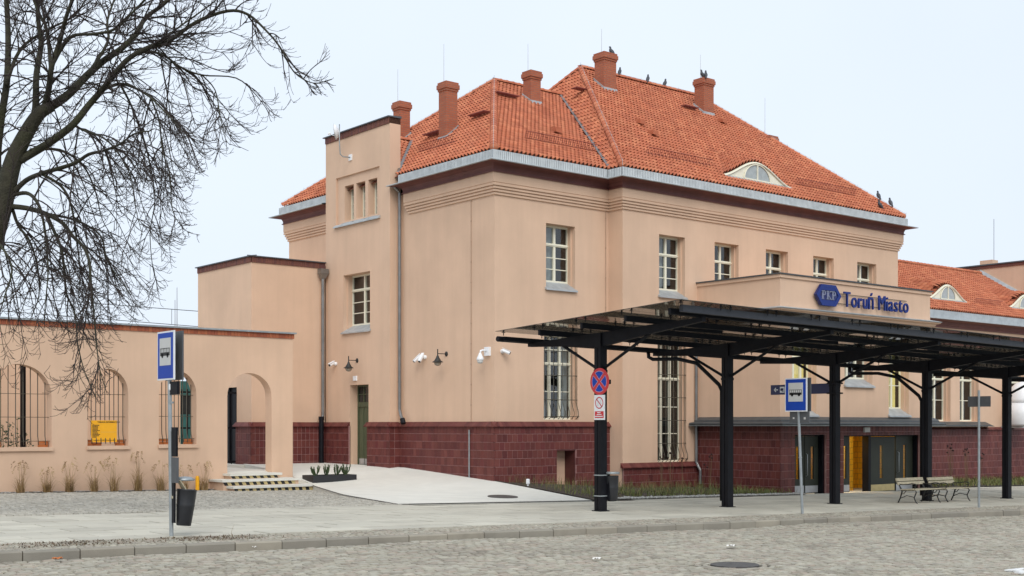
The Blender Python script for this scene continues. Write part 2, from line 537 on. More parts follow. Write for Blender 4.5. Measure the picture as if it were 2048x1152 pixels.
cand = []
y = -12.25
row = 0
while y > -27:
    rh = U(0.105, 0.135)
    x = -26 + U(0, 0.2)
    while x < 20:
        lw = U(0.13, 0.20)
        xx = x + lw / 2
        yy = y - 0.03 * (xx + 18) - rh / 2 + U(-.008, .008) + 0.05 * math.sin(xx * 0.8 + row * 0.02)
        if yy < ykerb(xx) - rh / 2 and visible(xx, yy, g(xx) - .13):
            rr = ((xx + 9.94) / 0.60) ** 2 + ((yy + 17.74) / 0.60) ** 2
            if rr > 1.0:
                cand.append((xx, yy, g(xx) - 0.115 + wav(xx, yy) + U(-.006, .006), lw - 0.024, rh - 0.022))
        x += lw
    y -= rh
    row += 1
cand.sort(key=lambda c: (Vector((c[0], c[1], EYE)) - CAM).length)
variants = []
for k in range(14):
    mb = MB()
    mb.tint = 0.02 + 0.96 * k / 13
    sett_local(mb, 0, 0, 0, 0.148, 0.102, 0.03, 0, (U(-.05, .05), U(-.06, .06)))
    variants.append(mb.mesh('sett', M['sett']))
inframe = [c for c in cand if 0 < project(*c[:3])[0] < 2048 and project(*c[:3])[1] < 1150]
first = set(id(c) for c in inframe[:300])
field = MB()
for c in cand:
    if id(c) in first:
        o = link('sett', variants[random.randrange(14)], road_o, loc=c[:3], rot=(0, 0, U(-.08, .08)))
        o.scale = (c[3] / 0.148, c[4] / 0.102, 1)
    else:
        field.tint = U(0.02, 0.98)
        sett_local(field, c[0], c[1], c[2], c[3], c[4], 0.03, U(-.09, .09), (U(-.05, .05), U(-.07, .07)))
field.build('sett_field', M['sett'], road_o, fix=False, kind='stuff')

# manhole with a ring of small setts, iron cover, in the road
mh = thing('manhole_cover', 'round dark iron manhole cover ringed by small setts in the cobbled road', 'manhole', (-9.94, -17.74, g(-9.94) - 0.115))
mb = MB(); mb.lathe([(0.33, -0.03), (0.33, 0.012), (0.30, 0.016), (0.0, 0.016)], (0, 0, 0), 28); mb.build('cover', M['castiron'], mh, loc=(0, 0, 0))
mb = MB()
for k in range(30):
    a = 2 * PI * k / 30
    mb.tint = U(.02, .98)
    sett_local(mb, math.cos(a) * .40, math.sin(a) * .40, U(-.004, .006), .10, .075, .03, a + PI / 2)
for k in range(38):
    a = 2 * PI * (k + .5) / 38
    mb.tint = U(.02, .98)
    sett_local(mb, math.cos(a) * .51, math.sin(a) * .51, U(-.004, .006), .10, .075, .03, a + PI / 2)
mb.build('sett_ring', M['sett'], mh, loc=(0, 0, 0))
pm = thing('manhole_cover', 'pale oval manhole cover set in the white concrete path', 'manhole', (-2.55, -3.55, 0))
# painted marking, lower right corner: patches on the setts
mb = MB()
for k in range(14):
    x0 = -7.62 + k * .16 + U(-.02, .02)
    for j in range(3):
        y0 = -20.25 - j * .12 - 0.03 * k * .16
        if R() < .85:
            mb.box(x0, x0 + .14, y0 - .10, y0, g(x0) - .108, g(x0) - .092 + wav(x0, y0) * .5)
mb.build('painted_line', M['paint'], label='worn white painted line on the cobbles at lower right', cat='road marking')

# ---- kerb
kr = MB()
for i in range(34):
    xa, xb = -26 + 1.5 * i, -24.5 + 1.5 * i
    kr.hexa([(xa, ykerb(xa) + .02, g(xa) - .4), (xb, ykerb(xb) + .02, g(xb) - .4), (xb, ykerb(xb) + .145, g(xb) - .4), (xa, ykerb(xa) + .145, g(xa) - .4)],
            [(xa, ykerb(xa) + .02, g(xa) - .03), (xb, ykerb(xb) + .02, g(xb) - .03), (xb, ykerb(xb) + .145, g(xb) - .03), (xa, ykerb(xa) + .145, g(xa) - .03)])
kerb_o = kr.build('kerb', M['sand'], kind='structure')
km = []
for k in range(6):
    mb = MB(); mb.tint = .03 + .94 * k / 5
    L, W, H, c = 0.735, 0.15, 0.30, 0.022
    prof = [(0, -H), (0, -c), (c, 0), (W, 0), (W, -H)]
    mb.extr([(-L / 2, a, b) for a, b in prof], (L, 0, 0))
    km.append(mb.mesh('kerb_stone', M['kerb']))
x = -25.9
k = 0
while x < 25:
    xc = x + .375
    link('kerb_stone', km[random.randrange(6)], kerb_o, loc=(xc, ykerb(xc) + U(-.006, .006), g(xc) + U(-.004, .004)), rot=(U(-.01, .01), 0.018, -0.03 + U(-.006, .006)))
    x += .75
    k += 1

# ---- sett strip behind the kerb and slab paving
def paved(x0, x1, fa, fb, dz, n=60):
    mb = MB()
    for i in range(n):
        xa, xb = x0 + (x1 - x0) * i / n, x0 + (x1 - x0) * (i + 1) / n
        mb.quad((xa, fa(xa), g(xa) + dz), (xb, fa(xb), g(xb) + dz), (xb, fb(xb), g(xb) + dz), (xa, fb(xa), g(xa) + dz))
    return mb
pv = paved(-27, 40, lambda x: ykerb(x) + .152, lambda x: -0.9 if x > 16.6 else -4.0, -.045)
pav = pv.build('pavement', M['greysand'], kind='structure')
strip = MB()
t0 = .17
while t0 < 1.30:
    x = -26 + U(0, .1)
    while x < 24:
        lw = U(.085, .13)
        xc = x + lw / 2
        strip.tint = U(.02, .98)
        sett_local(strip, xc, ykerb(xc) + t0 + .05 + U(-.008, .008), g(xc) - .004 + U(-.006, .005), lw - .016, .088, .03, -0.03 + U(-.1, .1), (U(-.06, .06), U(-.06, .06)))
        x += lw
    t0 += .105
strip.build('sett_strip', M['sett'], pav, fix=False, kind='stuff')

sm = []
for k in range(8):
    mb = MB(); mb.tint = .03 + .94 * k / 7
    L, W, H, c = 1.0, 1.0, 0.06, 0.006
    mb.hexa([(-.5, -.5, -H), (.5, -.5, -H), (.5, .5, -H), (-.5, .5, -H)], [(-.5, -.5, 0), (.5, -.5, 0), (.5, .5, 0), (-.5, .5, 0)])
    sm.append(mb.mesh('paving_slab', M['slab']))
slabs = []
LX, LY = 1.0, 0.60
t0, r_i = 1.32, 0
while t0 < 12.6:
    x = -26.4 + (r_i % 2) * .5
    while x < 32:
        xc = x + LX / 2
        yc = ykerb(xc) + t0 + LY / 2
        lim = -4.62 if xc < -6.2 else (-5.0 if xc < 8.6 else (-4.15 if xc < 17 else -3.0))
        if yc + LY / 2 < lim + .12:
            slabs.append((xc, yc))
        x += LX
    t0 += LY
    r_i += 1
slabs.sort(key=lambda p: (p[0] - CAM.x) ** 2 + (p[1] - CAM.y) ** 2)
slabs = [p for p in slabs if -300 < project(p[0], p[1], g(p[0]))[0] < 2500]
rest = MB()
for i, (xc, yc) in enumerate(slabs):
    dz = U(-.004, .004)
    if i < 300:
        o = link('paving_slab', sm[random.randrange(8)], pav, loc=(xc, yc, g(xc) + dz), rot=(U(-.003, .003), 0.018, -0.03))
        o.scale = (LX - .018, LY - .018, 1)
    else:
        rest.tint = U(.03, .97)
        hx, hy = (LX - .012) / 2, (LY - .012) / 2
        rest.poly([(xc - hx, yc - hy + .03 * hx, g(xc - hx) + dz), (xc + hx, yc - hy - .03 * hx, g(xc + hx) + dz), (xc + hx, yc + hy - .03 * hx, g(xc + hx) + dz), (xc - hx, yc + hy + .03 * hx, g(xc - hx) + dz)])
rest.build('far_slabs', M['slab'], pav, fix=False, kind='stuff')

# ---- grey sett forecourt in front of the arcade wall
fc = MB()
for i in range(20):
    xa, xb = -27 + i * 1.15, -27 + (i + 1) * 1.15
    fc.quad((xa, -4.9, g(xa) - .035), (xb, -4.9, g(xb) - .035), (xb, 4.75, g(xb) - .035), (xa, 4.75, g(xa) - .035))
fore = fc.build('forecourt', M['greysand'], kind='structure')
fs = MB()
y = -4.55
while y < 4.5:
    x = -20 + U(0, .1)
    xm = -6.3 + max(0, (y + 4.4)) * .30
    while x < xm + .15:
        lw = U(.09, .13)
        if project(x, y, .2)[0] > -60:
            fs.tint = U(.02, .98)
            sett_local(fs, x, y + .03 * math.sin(x * 1.7) + U(-.01, .01), g(x) - .004 + U(-.008, .006), lw - .014, .094, .03, U(-.12, .12), (U(-.07, .07), U(-.07, .07)))
        x += lw
    y += .11
fs.build('grey_setts', M['greysett'], fore, fix=False, kind='stuff')

# ---- white concrete path rising to the side door
def lerp_poly(P, t):
    for (t0, a), (t1, b) in zip(P, P[1:]):
        if t <= t1:
            k = (t - t0) / (t1 - t0)
            return [a[i] + (b[i] - a[i]) * k for i in range(3)]
    return list(P[-1][1])
LP = [(0, (-6.44, -4.45, .120)), (.33, (-5.35, -.2, .125)), (.62, (-3.98, 3.95, .215)), (.7, (-4.1, 5.0, .52)), (1, (-3.4, 9.3, .70))]
RP = [(0, (-.70, -5.0, .016)), (.33, (.02, -.02, .335)), (.62, (.02, 4.2, .61)), (.7, (-.2, 5.2, .635)), (1, (-.3, 9.3, .69))]
def smooth3(P, t):
    a = [lerp_poly(P, min(1, max(0, t + o))) for o in (-.05, -.025, 0, .025, .05)]
    return [sum(q[i] for q in a) / 5 for i in range(3)]
path = MB()
NX, NY = 16, 30
gv = []
for j in range(NY + 1):
    t = j / NY
    a = lerp_poly(LP, t); b = lerp_poly(RP, t)
    az, bz = smooth3(LP, t)[2], smooth3(RP, t)[2]
    if j == 0: az, bz = a[2], b[2]
    ex = 1.0 + .7 * min(1, max(0, (t - .1) / .5))
    for i in range(NX + 1):
        s_ = i / NX
        gv.append((a[0] + (b[0] - a[0]) * s_, a[1] + (b[1] - a[1]) * s_, az + (bz - az) * s_ ** ex))
path.add(gv, [(j * (NX + 1) + i, j * (NX + 1) + i + 1, (j + 1) * (NX + 1) + i + 1, (j + 1) * (NX + 1) + i) for j in range(NY) for i in range(NX)])
# edge skirt
edge = [j * (NX + 1) for j in range(NY, -1, -1)] + list(range(1, NX + 1)) + [j * (NX + 1) + NX for j in range(1, NY + 1)]
for a, b in zip(edge, edge[1:]):
    p, q = gv[a], gv[b]
    path.quad(p, q, (q[0], q[1], q[2] - .5), (p[0], p[1], p[2] - .5))
path.build('path', M['concrete'], kind='structure', fix=True)
def path_z(x, y):
    best = min(gv, key=lambda p: (p[0] - x) ** 2 + (p[1] - y) ** 2)
    return best[2]
mb = MB(); mb.lathe([(.40, -.02), (.40, .006), (.36, .008), (0, .008)], (0, 0, 0), 28)
mb.build('cover', M['castiron'], pm, loc=(0, 0, 0))
pm.location.z = path_z(-2.55, -3.55) + .004
pm.rotation_euler = (0.055, 0.0, 0)
# metal edging of the path
mb = MB()
fr = [gv[i] for i in range(NX + 1)]
mb.tube([(p[0], p[1] - .012, p[2] - .004) for p in fr], .011, 5)
mb.tube([(gv[j * (NX + 1)][0] - .012, gv[j * (NX + 1)][1], gv[j * (NX + 1)][2] - .003) for j in range(0, 19)], .011, 5)
mb.build('path_edging', M['castiron'], kind='structure')

# yard behind the arcade
mb = MB(); mb.box(-30, -4.16, 4.95, 60, -.3, .60); mb.box(-4.16, -.3, 9.2, 60, -.3, .665)
mb.build('yard', M['concrete'], kind='structure')

# ================================================================== STATION BUILDING
ST = thing('station_building', 'beige plastered two storey railway station with orange tiled hipped roof', 'building')
XR = 19.75           # right end of the main block
YF = -0.64           # long front
XI = 4.67            # inner corner
YB = 12.3            # back

def wallface(mb, mapf, L, z0, z1, holes, depth=0.30):
    """mapf(a, dep, z) -> point. holes: (a0,a1,b0,b1[,depth])"""
    A = sorted(set([0, L] + [h[0] for h in holes] + [h[1] for h in holes]))
    Z = sorted(set([z0, z1] + [h[2] for h in holes] + [h[3] for h in holes]))
    for a0, a1 in zip(A, A[1:]):
        for b0, b1 in zip(Z, Z[1:]):
            ca, cb = (a0 + a1) / 2, (b0 + b1) / 2
            if any(h[0] < ca < h[1] and h[2] < cb < h[3] for h in holes):
                continue
            mb.quad(mapf(a0, 0, b0), mapf(a1, 0, b0), mapf(a1, 0, b1), mapf(a0, 0, b1))
    for h in holes:
        a0, a1, b0, b1 = h[:4]
        d = h[4] if len(h) > 4 else depth
        mb.quad(mapf(a0, 0, b0), mapf(a0, 0, b1), mapf(a0, d, b1), mapf(a0, d, b0))
        mb.quad(mapf(a1, 0, b0), mapf(a1, d, b0), mapf(a1, d, b1), mapf(a1, 0, b1))
        mb.quad(mapf(a0, 0, b1), mapf(a1, 0, b1), mapf(a1, d, b1), mapf(a0, d, b1))
        mb.quad(mapf(a0, 0, b0), mapf(a0, d, b0), mapf(a1, d, b0), mapf(a1, 0, b0))

def front(y0, x0=0.0):                       # face looking to the street (-Y)
    return lambda a, d, z: (x0 + a, y0 + d, z)
def side(x0, y1):                            # face looking left (-X); a runs from far (y1) to near
    return lambda a, d, z: (x0 + d, y1 - a, z)

def stepped_reveal(mb, mapf, a0, a1, b0, b1, side_='r'):
    """the shallow second rebate seen in the window reveals"""
    s = 0.045
    for x0, x1 in ((a0, a0 + s), (a1 - s, a1)):
        mb.hexa([mapf(x0, .16, b0), mapf(x1, .16, b0), mapf(x1, .345, b0), mapf(x0, .345, b0)], [mapf(x0, .16, b1), mapf(x1, .16, b1), mapf(x1, .345, b1), mapf(x0, .345, b1)])

def window(mapf, a0, a1, b0, b1, cols=2, rows=(1, 3), split=0.66, inset=0.30, curtain=None, cw=.55, sill=True, grille=None, parent=ST, fr=.06, label=None, door=False, top_rows=1):
    """window > frame, pane, sill, grille, curtain, interior. rows: panes high in the lower lights"""
    wn = MB()
    W, H = a1 - a0, b1 - b0
    def bar(x0, x1, z0, z1, d0, d1):
        wn.hexa([mapf(x0, d0, z0), mapf(x1, d0, z0), mapf(x1, d1, z0), mapf(x0, d1, z0)], [mapf(x0, d0, z1), mapf(x1, d0, z1), mapf(x1, d1, z1), mapf(x0, d1, z1)])
    i0, i1 = inset, inset + .07
    bar(a0, a0 + fr, b0, b1, i0, i1); bar(a1 - fr, a1, b0, b1, i0, i1)
    bar(a0 + fr, a1 - fr, b0, b0 + fr, i0, i1); bar(a0 + fr, a1 - fr, b1 - fr, b1, i0, i1)
    lev = [b0 + fr] + ([b0 + H * split - .045, b0 + H * split + .045] if split else []) + [b1 - fr]
    if split:
        bar(a0 + fr, a1 - fr, lev[1], lev[2], i0 - .012, i1)
        bar(a0 + .01, a1 - .01, lev[1] + .03, lev[2] - .03, i0 - .03, i0)
    panes = []
    cwid = (W - 2 * fr) / cols
    for c in range(cols):
        x0, x1 = a0 + fr + c * cwid, a0 + fr + (c + 1) * cwid
        if c > 0:
            bar(x0 - .042, x0 + .042, lev[0], lev[1], i0 - .006, i1 - .004)
            if split:
                bar(x0 - .042, x0 + .042, lev[2], lev[3], i0 - .006, i1 - .004)
        xa = x0 + (.042 if c else .03); xb = x1 - (.042 if c < cols - 1 else .03)
        n = rows[1]
        zz = [lev[0] + (lev[1] - lev[0]) * k / n for k in range(n + 1)]
        for k in range(n):
            if k: bar(xa, xb, zz[k] - .013, zz[k] + .013, i0 + .012, i1 - .006)
            panes.append((xa, xb, zz[k] + .013, zz[k + 1] - .013))
        if split:
            zt = [lev[2] + (lev[3] - lev[2]) * k / top_rows for k in range(top_rows + 1)]
            for k in range(top_rows):
                if k: bar(xa, xb, zt[k] - .013, zt[k] + .013, i0 + .012, i1 - .006)
                panes.append((xa, xb, zt[k] + .01, zt[k + 1] - .01))
    wo = wn.build('window', M['cream'], parent)
    if label: wo['label'] = label
    for x0, x1, z0, z1 in panes:
        p = MB()
        tl = U(-.004, .004)
        p.quad(mapf(x0, i0 + .035 + tl, z0), mapf(x1, i0 + .035 - tl, z0), mapf(x1, i0 + .035 - tl, z1), mapf(x0, i0 + .035 + tl, z1))
        p.build('pane', M['pane'], wo, fix=False)
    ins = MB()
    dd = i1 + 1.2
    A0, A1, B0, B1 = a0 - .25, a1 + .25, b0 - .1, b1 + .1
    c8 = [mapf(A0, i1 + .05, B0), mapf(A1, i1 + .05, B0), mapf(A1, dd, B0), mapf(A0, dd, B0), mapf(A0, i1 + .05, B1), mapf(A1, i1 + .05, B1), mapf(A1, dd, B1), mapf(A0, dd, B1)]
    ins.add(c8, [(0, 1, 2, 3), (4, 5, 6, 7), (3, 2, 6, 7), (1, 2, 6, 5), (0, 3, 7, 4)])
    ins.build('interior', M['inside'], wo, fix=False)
    if curtain:
        for xa, xb in ([(a0, a0 + W * cw), (a1 - W * (cw - .2) if cw < .5 else a1 - .02, a1)] if curtain != 'full' else [(a0, a1)]):
            if xb - xa < .1: continue
            cm = MB()
            n = max(6, int((xb - xa) / .035))
            for k in range(n):
                x0, x1 = xa + (xb - xa) * k / n, xa + (xb - xa) * (k + 1) / n
                d0, d1 = i1 + .16 + .025 * math.sin(k * 1.9), i1 + .16 + .025 * math.sin((k + 1) * 1.9)
                cm.quad(mapf(x0, d0, b0), mapf(x1, d1, b0), mapf(x1, d1, b1), mapf(x0, d0, b1))
            cm.build('curtain', M['ycurtain'] if curtain in ('yellow', 'full') else M['curtain'], wo, smooth=True, fix=False)
    if sill:
        s = MB()
        o = .09
        s.hexa([mapf(a0 - .05, -o, b0 - .29), mapf(a1 + .05, -o, b0 - .29), mapf(a1 + .05, -.002, b0 - .27), mapf(a0 - .05, -.002, b0 - .27)],
               [mapf(a0 - .05, -o, b0 - .245), mapf(a1 + .05, -o, b0 - .245), mapf(a1 + .05, -.002, b0 - .19), mapf(a0 - .05, -.002, b0 - .19)])
        s.hexa([mapf(a0 + .002, -.002, b0 - .25), mapf(a1 - .002, -.002, b0 - .25), mapf(a1 - .002, i0 - .004, b0 - .05), mapf(a0 + .002, i0 - .004, b0 - .05)],
               [mapf(a0 + .002, -.002, b0 - .19), mapf(a1 - .002, -.002, b0 - .19), mapf(a1 - .002, i0 - .004, b0 + .006), mapf(a0 + .002, i0 - .004, b0 + .006)])
        s.build('sill', M['zinc'], wo)
    if grille:
        gm = MB()
        n = grille
        for k in range(n):
            x = a0 + .05 + (W - .1) * k / (n - 1)
            bl = .10
            gm.tube([mapf(x, .03, b1), mapf(x, .02, b0 + .55), mapf(x, -.04, b0 + .38), mapf(x, -bl, b0 + .24), mapf(x, -bl, b0 + .14), mapf(x, -.02, b0 + .05), mapf(x, .03, b0 + .02)], .011, 5)
        hh = int((b1 - b0) / .75)
        for k in range(hh + 1):
            z = b0 + .62 + k * .75
            if z < b1 - .1:
                gm.tube([mapf(a0, .025, z), mapf(a1, .025, z)], .011, 5)
        gm.tube([mapf(a0, .02, b0 + .06), mapf(a0, -.07, b0 + .10), mapf(a1, -.07, b0 + .10), mapf(a1, .02, b0 + .06)], .010, 5)
        gm.build('grille', M['grille'], wo, smooth=True)
    return wo

# ---------------- walls
UPZ0, UPZ1 = 6.43, 8.20
SD = .24                                     # fall of the sloping sills below the frame
LW1 = (1.93, 3.33, 2.16, 4.80)               # barred window of the corner section
LW2 = (6.25, 7.62, 0.78, 4.75)               # tall barred window
UPX = [6.32 + 2.69 * k for k in range(5)]
wm = MB()
wallface(wm, front(0), XI, -.3, 9.5, [(2.02, 3.22, UPZ0 - SD, UPZ1), LW1, (2.40, 3.22, .10, 1.26, .40)])
stepped_reveal(wm, front(0), 2.02, 3.22, UPZ0 - SD, UPZ1)
stepped_reveal(wm, front(0), *LW1)
mf = front(YF, 0)
# long front, cut round the bay at the ground floor
wallface(wm, lambda a, d, z: (XI + a, YF + d, z), XR - XI, -.6, 9.5,
         [(x - XI, x + 1.23 - XI, UPZ0 - SD, UPZ1) for x in UPX] + [(LW2[0] - XI, LW2[1] - XI, LW2[2], LW2[3])])
for x in UPX: stepped_reveal(wm, mf, x, x + 1.23, UPZ0 - SD, UPZ1)
stepped_reveal(wm, mf, *LW2)
wm.quad((XI, YF, -.6), (XI, 0, -.6), (XI, 0, 9.5), (XI, YF, 9.5))
for y0_, y1_ in ((0, 4.99), (8.98, YB)): wm.quad((0, y0_, -.3), (0, y1_, -.3), (0, y1_, 9.5), (0, y0_, 9.5))
wm.quad((XR, YF, -.9), (XR, YB, -.9), (XR, YB, 9.5), (XR, YF, 9.5))
wm.quad((0, YB, -.9), (XR, YB, -.9), (XR, YB, 9.5), (0, YB, 9.5))
wm.build('wall', M['plaster'], ST)

window(front(0), 2.02, 3.22, UPZ0, UPZ1, curtain='grey', cw=.72)
for i, x in enumerate(UPX):
    window(mf, x, x + 1.23, UPZ0, UPZ1, curtain='grey' if i == 0 else None, cw=.55)
window(front(0), LW1[0], LW1[1], LW1[2], LW1[3], 3, (1, 2), .66, curtain='grey', cw=.35, grille=8, sill=False, top_rows=2)
window(mf, LW2[0], LW2[1], LW2[2], LW2[3], 3, (1, 3), .69, curtain=None, grille=8, sill=False, top_rows=1)

# ---------------- sweeps round the footprint
LOOPS = [[(.6, 4.40), (0, 4.40), (0, 0), (XI, 0), (XI, YF), (XR, YF), (XR, 3)], [(XR, 3), (XR, YB), (0, YB), (0, 9.005)]]   # broken by the stair tower
def sweep(mb, path, prof, closed=True):
    n = len(path)
    nor = []
    for i in range(n if closed else n - 1):
        a, b = path[i], path[(i + 1) % n]
        dx, dy = b[0] - a[0], b[1] - a[1]
        l = math.hypot(dx, dy)
        nor.append((dy / l, -dx / l))
    rings = []
    for i in range(n):
        if closed: n0, n1 = nor[i - 1], nor[i]
        else: n0, n1 = nor[max(0, i - 1)], nor[min(n - 2, i)]
        k = 1 + n0[0] * n1[0] + n0[1] * n1[1]
        m_ = ((n0[0] + n1[0]) / k, (n0[1] + n1[1]) / k)
        rings.append([(path[i][0] + m_[0] * o, path[i][1] + m_[1] * o, z) for o, z in prof])
    m = len(prof)
    vs = [p for r in rings for p in r]
    fs = []
    for i in range(n if closed else n - 1):
        j = (i + 1) % n
        for k in range(m - 1):
            fs.append((i * m + k, j * m + k, j * m + k + 1, i * m + k + 1))
    mb.add(vs, fs)

gb = MB()
pr_ = [(0.0, 8.83)]
for k in range(4):
    o = .035 * (k + 1)
    z = 8.84 + k * .085
    pr_ += [(o + .012, z), (o + .012, z + .055), (o - .004, z + .062), (o - .004, z + .085)]
pr_ += [(.155, 9.19), (.155, 9.50), (0, 9.50)]
for pth in LOOPS: sweep(gb, pth, pr_, False)
gb.build('string_course', M['plaster'], ST, fix=False)
cm = MB()
for pth in LOOPS: sweep(cm, pth, [(.156, 9.475), (.20, 9.475), (.20, 9.50), (.165, 9.52), (.165, 9.58), (.20, 9.66), (.30, 9.715), (.50, 9.73)], False)
cm.build('cornice', M['cornice'], ST, fix=False)
lip = MB()
for pth in LOOPS: sweep(lip, pth, [(.46, 9.731), (.55, 9.731), (.56, 9.745), (.55, 9.765), (.29, 9.815), (.27, 9.815), (.27, 10.10), (.20, 10.115)], False)
lip.build('gutter', M['zinc'], ST, fix=False)
rib = MB()
def ribs(p, q, n_, pitch=.073, z0=9.83, z1=10.085):
    p, q = Vector((*p, 0)), Vector((*q, 0))
    L = (q - p).length
    d = (q - p) / L
    nn = Vector((*n_, 0))
    for k in range(int(L / pitch)):
        c = p + d * (k + .5) * pitch
        a, b = c - d * pitch * .36 , c + d * pitch * .36
        o = nn * .026
        m0 = nn * .004
        rib.add([(a + m0).to_tuple()[:2] + (z0,), (c + o).to_tuple()[:2] + (z0 - .004,), (b + m0).to_tuple()[:2] + (z0,),
                 (a + m0).to_tuple()[:2] + (z1,), (c + o).to_tuple()[:2] + (z1,), (b + m0).to_tuple()[:2] + (z1,)],
                [(0, 1, 4, 3), (1, 2, 5, 4), (3, 4, 5)])
e = .272
ribs((.3, 4.40 + e), (-e, 4.40 + e), (0, 1)); ribs((-e, 4.40 + e), (-e, -e), (-1, 0)); ribs((-e, YB + e), (-e, 9.05), (-1, 0))
ribs((-e, -e), (XI - e, -e), (0, -1)); ribs((XI - e, -e), (XI - e, YF - e), (-1, 0)); ribs((XI - e, YF - e), (XR + e, YF - e), (0, -1))
rib.build('ribbed_flashing', M['zinc'], ST, fix=False, kind='stuff')

# ---------------- roof
EV = .22; ZE = 10.10
xl, yf = -EV, -EV                      # left section eaves
XA, YA, ZA = 4.78, 6.02, 14.27         # left apex
mxl, myf = XI - EV, YF - EV            # main block eaves
XM0, XM1, ZM = 8.97, 15.45, 15.50      # main ridge
mxr = XR + EV
byb = YB + EV
kLL = (ZA - ZE) / (XA - xl); kLF = (ZA - ZE) / (YA - yf)
kML = (ZM - ZE) / (XM0 - mxl); kMF = (ZM - ZE) / (YA - myf); kMR = (ZM - ZE) / (mxr - XM1)
Xridge = mxl + (ZA - ZE) / kML         # left ridge meets main left slope
rf = MB()
dn = -.03
def P(x, y, z): return (x, y, z + dn)
rf.poly([P(xl, yf, ZE), P(mxl, yf, ZE), P(Xridge, YA, ZA), P(XA, YA, ZA)])
rf.poly([P(xl, byb, ZE), P(xl, yf, ZE), P(XA, YA, ZA)])
rf.poly([P(xl, byb, ZE), P(XA, YA, ZA), P(Xridge, YA, ZA), P(mxl, byb, ZE)])
# main front with the dormer left open is a grid, the rest planes
rf.poly([P(mxl, myf, ZE), P(XM0, YA, ZM), P(mxl, byb, ZE)])
rf.poly([P(mxr, myf, ZE), P(mxr, byb, ZE), P(XM1, YA, ZM)])
rf.poly([P(mxl, byb, ZE), P(XM0, YA, ZM), P(XM1, YA, ZM), P(mxr, byb, ZE)])
DX, DY, DW, DH = 11.72, -.20, 2.2, .68      # eyebrow dormer on the main front
def bump_main(x, y):
    t = abs(x - DX) / DW
    if t >= 1 or y < DY: return 0.0
    b = DH * (.5 + .5 * math.cos(PI * t)) ** 1.15
    return max(0.0, b - (kMF - .36) * (y - DY))
def main_z(x, y): return ZE + kMF * (y - myf) + bump_main(x, y)
gx = [mxl] + [XM0 - 1.2 + k * .12 for k in range(0, 70)] + [mxr]
def hipx(y):  # x limits at y on the main front
    t = (y - myf) / (YA - myf)
    return mxl + (XM0 - mxl) * t, mxr + (XM1 - mxr) * t
ys = [myf, DY - .001] + [DY + .0005 + k * .15 for k in range(0, 18)] + [3.2, 4.5, YA]
rowsv = []
for yy in ys:
    x0, x1 = hipx(yy)
    rowsv.append([(x0 + (x1 - x0) * i / 120, yy, main_z(x0 + (x1 - x0) * i / 120, yy) + dn) for i in range(121)])
for a, b in zip(rowsv, rowsv[1:]):
    if abs(a[0][1] - (DY - .001)) < 1e-6:
        continue                              # open slot under the dormer tiles: the dormer face stands here
    rf.add(a + b, [(i, i + 1, 122 + i, 121 + i) for i in range(120)])
# sheet closing the slot outside the dormer
a, b = rowsv[1], rowsv[2]
for i in range(120):
    if bump_main(b[i][0], b[i][1]) < .005 and bump_main(b[i + 1][0], b[i + 1][1]) < .005:
        rf.quad(a[i], a[i + 1], b[i + 1], b[i])
roof_o = rf.build('roof', M['under'], ST, fix=False)

TW, TE = .167, .235
SPROF = [(0, .014), (.15, .050), (.30, .066), (.46, .046), (.60, .010), (.80, .0), (1.0, .014)]
def tile_geo(L=.30):
    vs = []
    for s, off in ((0.0, .050), (L, .002)):
        for a, n in SPROF: vs.append((a * TW, s, n + off))
    for a, n in SPROF: vs.append((a * TW, .001, n + .040 if n > .04 else .004))
    m = len(SPROF)
    fs = [(i, i + 1, m + i + 1, m + i) for i in range(m - 1)] + [(2 * m + i, 2 * m + i + 1, i + 1, i) for i in range(m - 1)]
    return vs, fs
TV, TF = tile_geo()
tile_meshes = []
for k in range(8):
    mb = MB(); mb.tint = .03 + .94 * k / 7
    mb.add(TV, TF)
    tile_meshes.append(mb.mesh('roof_tile', M['roof'], fix=False))
ALLT = []          # (distance, matrix, displaced verts or None)
def lay(o, da, du, width, slen, inside, disp=None, store=ALLT):
    """o eave corner, da along the eave, du unit vector up the slope"""
    o, da, du = Vector(o), Vector(da).normalized(), Vector(du).normalized()
    nn = da.cross(du).normalized()
    if nn.z < 0: nn = -nn
    flip = da.cross(du).z < 0
    nr = int(slen / TE) + 1
    for r in range(nr):
        s = r * TE
        wobble = U(-.006, .006)
        for c in range(int(width / TW) + 1):
            a = c * TW
            q = o + da * (a + TW * .5) + du * (s + TE * .5)
            if not inside(a + TW * .5, s + TE * .5, q): continue
            p = o + da * a + du * (s + wobble + U(-.004, .004)) + nn * U(0, .006)
            mtx = Matrix((( da.x, du.x, nn.x, p.x), (da.y, du.y, nn.y, p.y), (da.z, du.z, nn.z, p.z), (0, 0, 0, 1)))
            if flip:   # keep S the right way up: mirror would flip normals, use mirrored a
                p2 = o + da * (a + TW) + du * (s + wobble)
                mtx = Matrix(((-da.x, du.x, nn.x, p2.x), (-da.y, du.y, nn.y, p2.y), (-da.z, du.z, nn.z, p2.z), (0, 0, 0, 1)))
            dv = disp and (disp(q.x, q.y) > .002 or disp(p.x, p.y + .3) > .002)
            store.append(((q - CAM).length, mtx, disp if dv else None, q))
def slopevec(dx, dy, k):
    return Vector((dx, dy, k)).normalized()
# left section, front slope
sl_ = math.hypot(YA - yf, ZA - ZE)
lay((xl, yf, ZE), (1, 0, 0), (0, YA - yf, ZA - ZE), Xridge - xl, sl_,
    lambda a, s, q: q.x > xl + (XA - xl) * (s / sl_) + .02 and q.x < mxl + (Xridge - mxl) * (s / sl_) - .05)
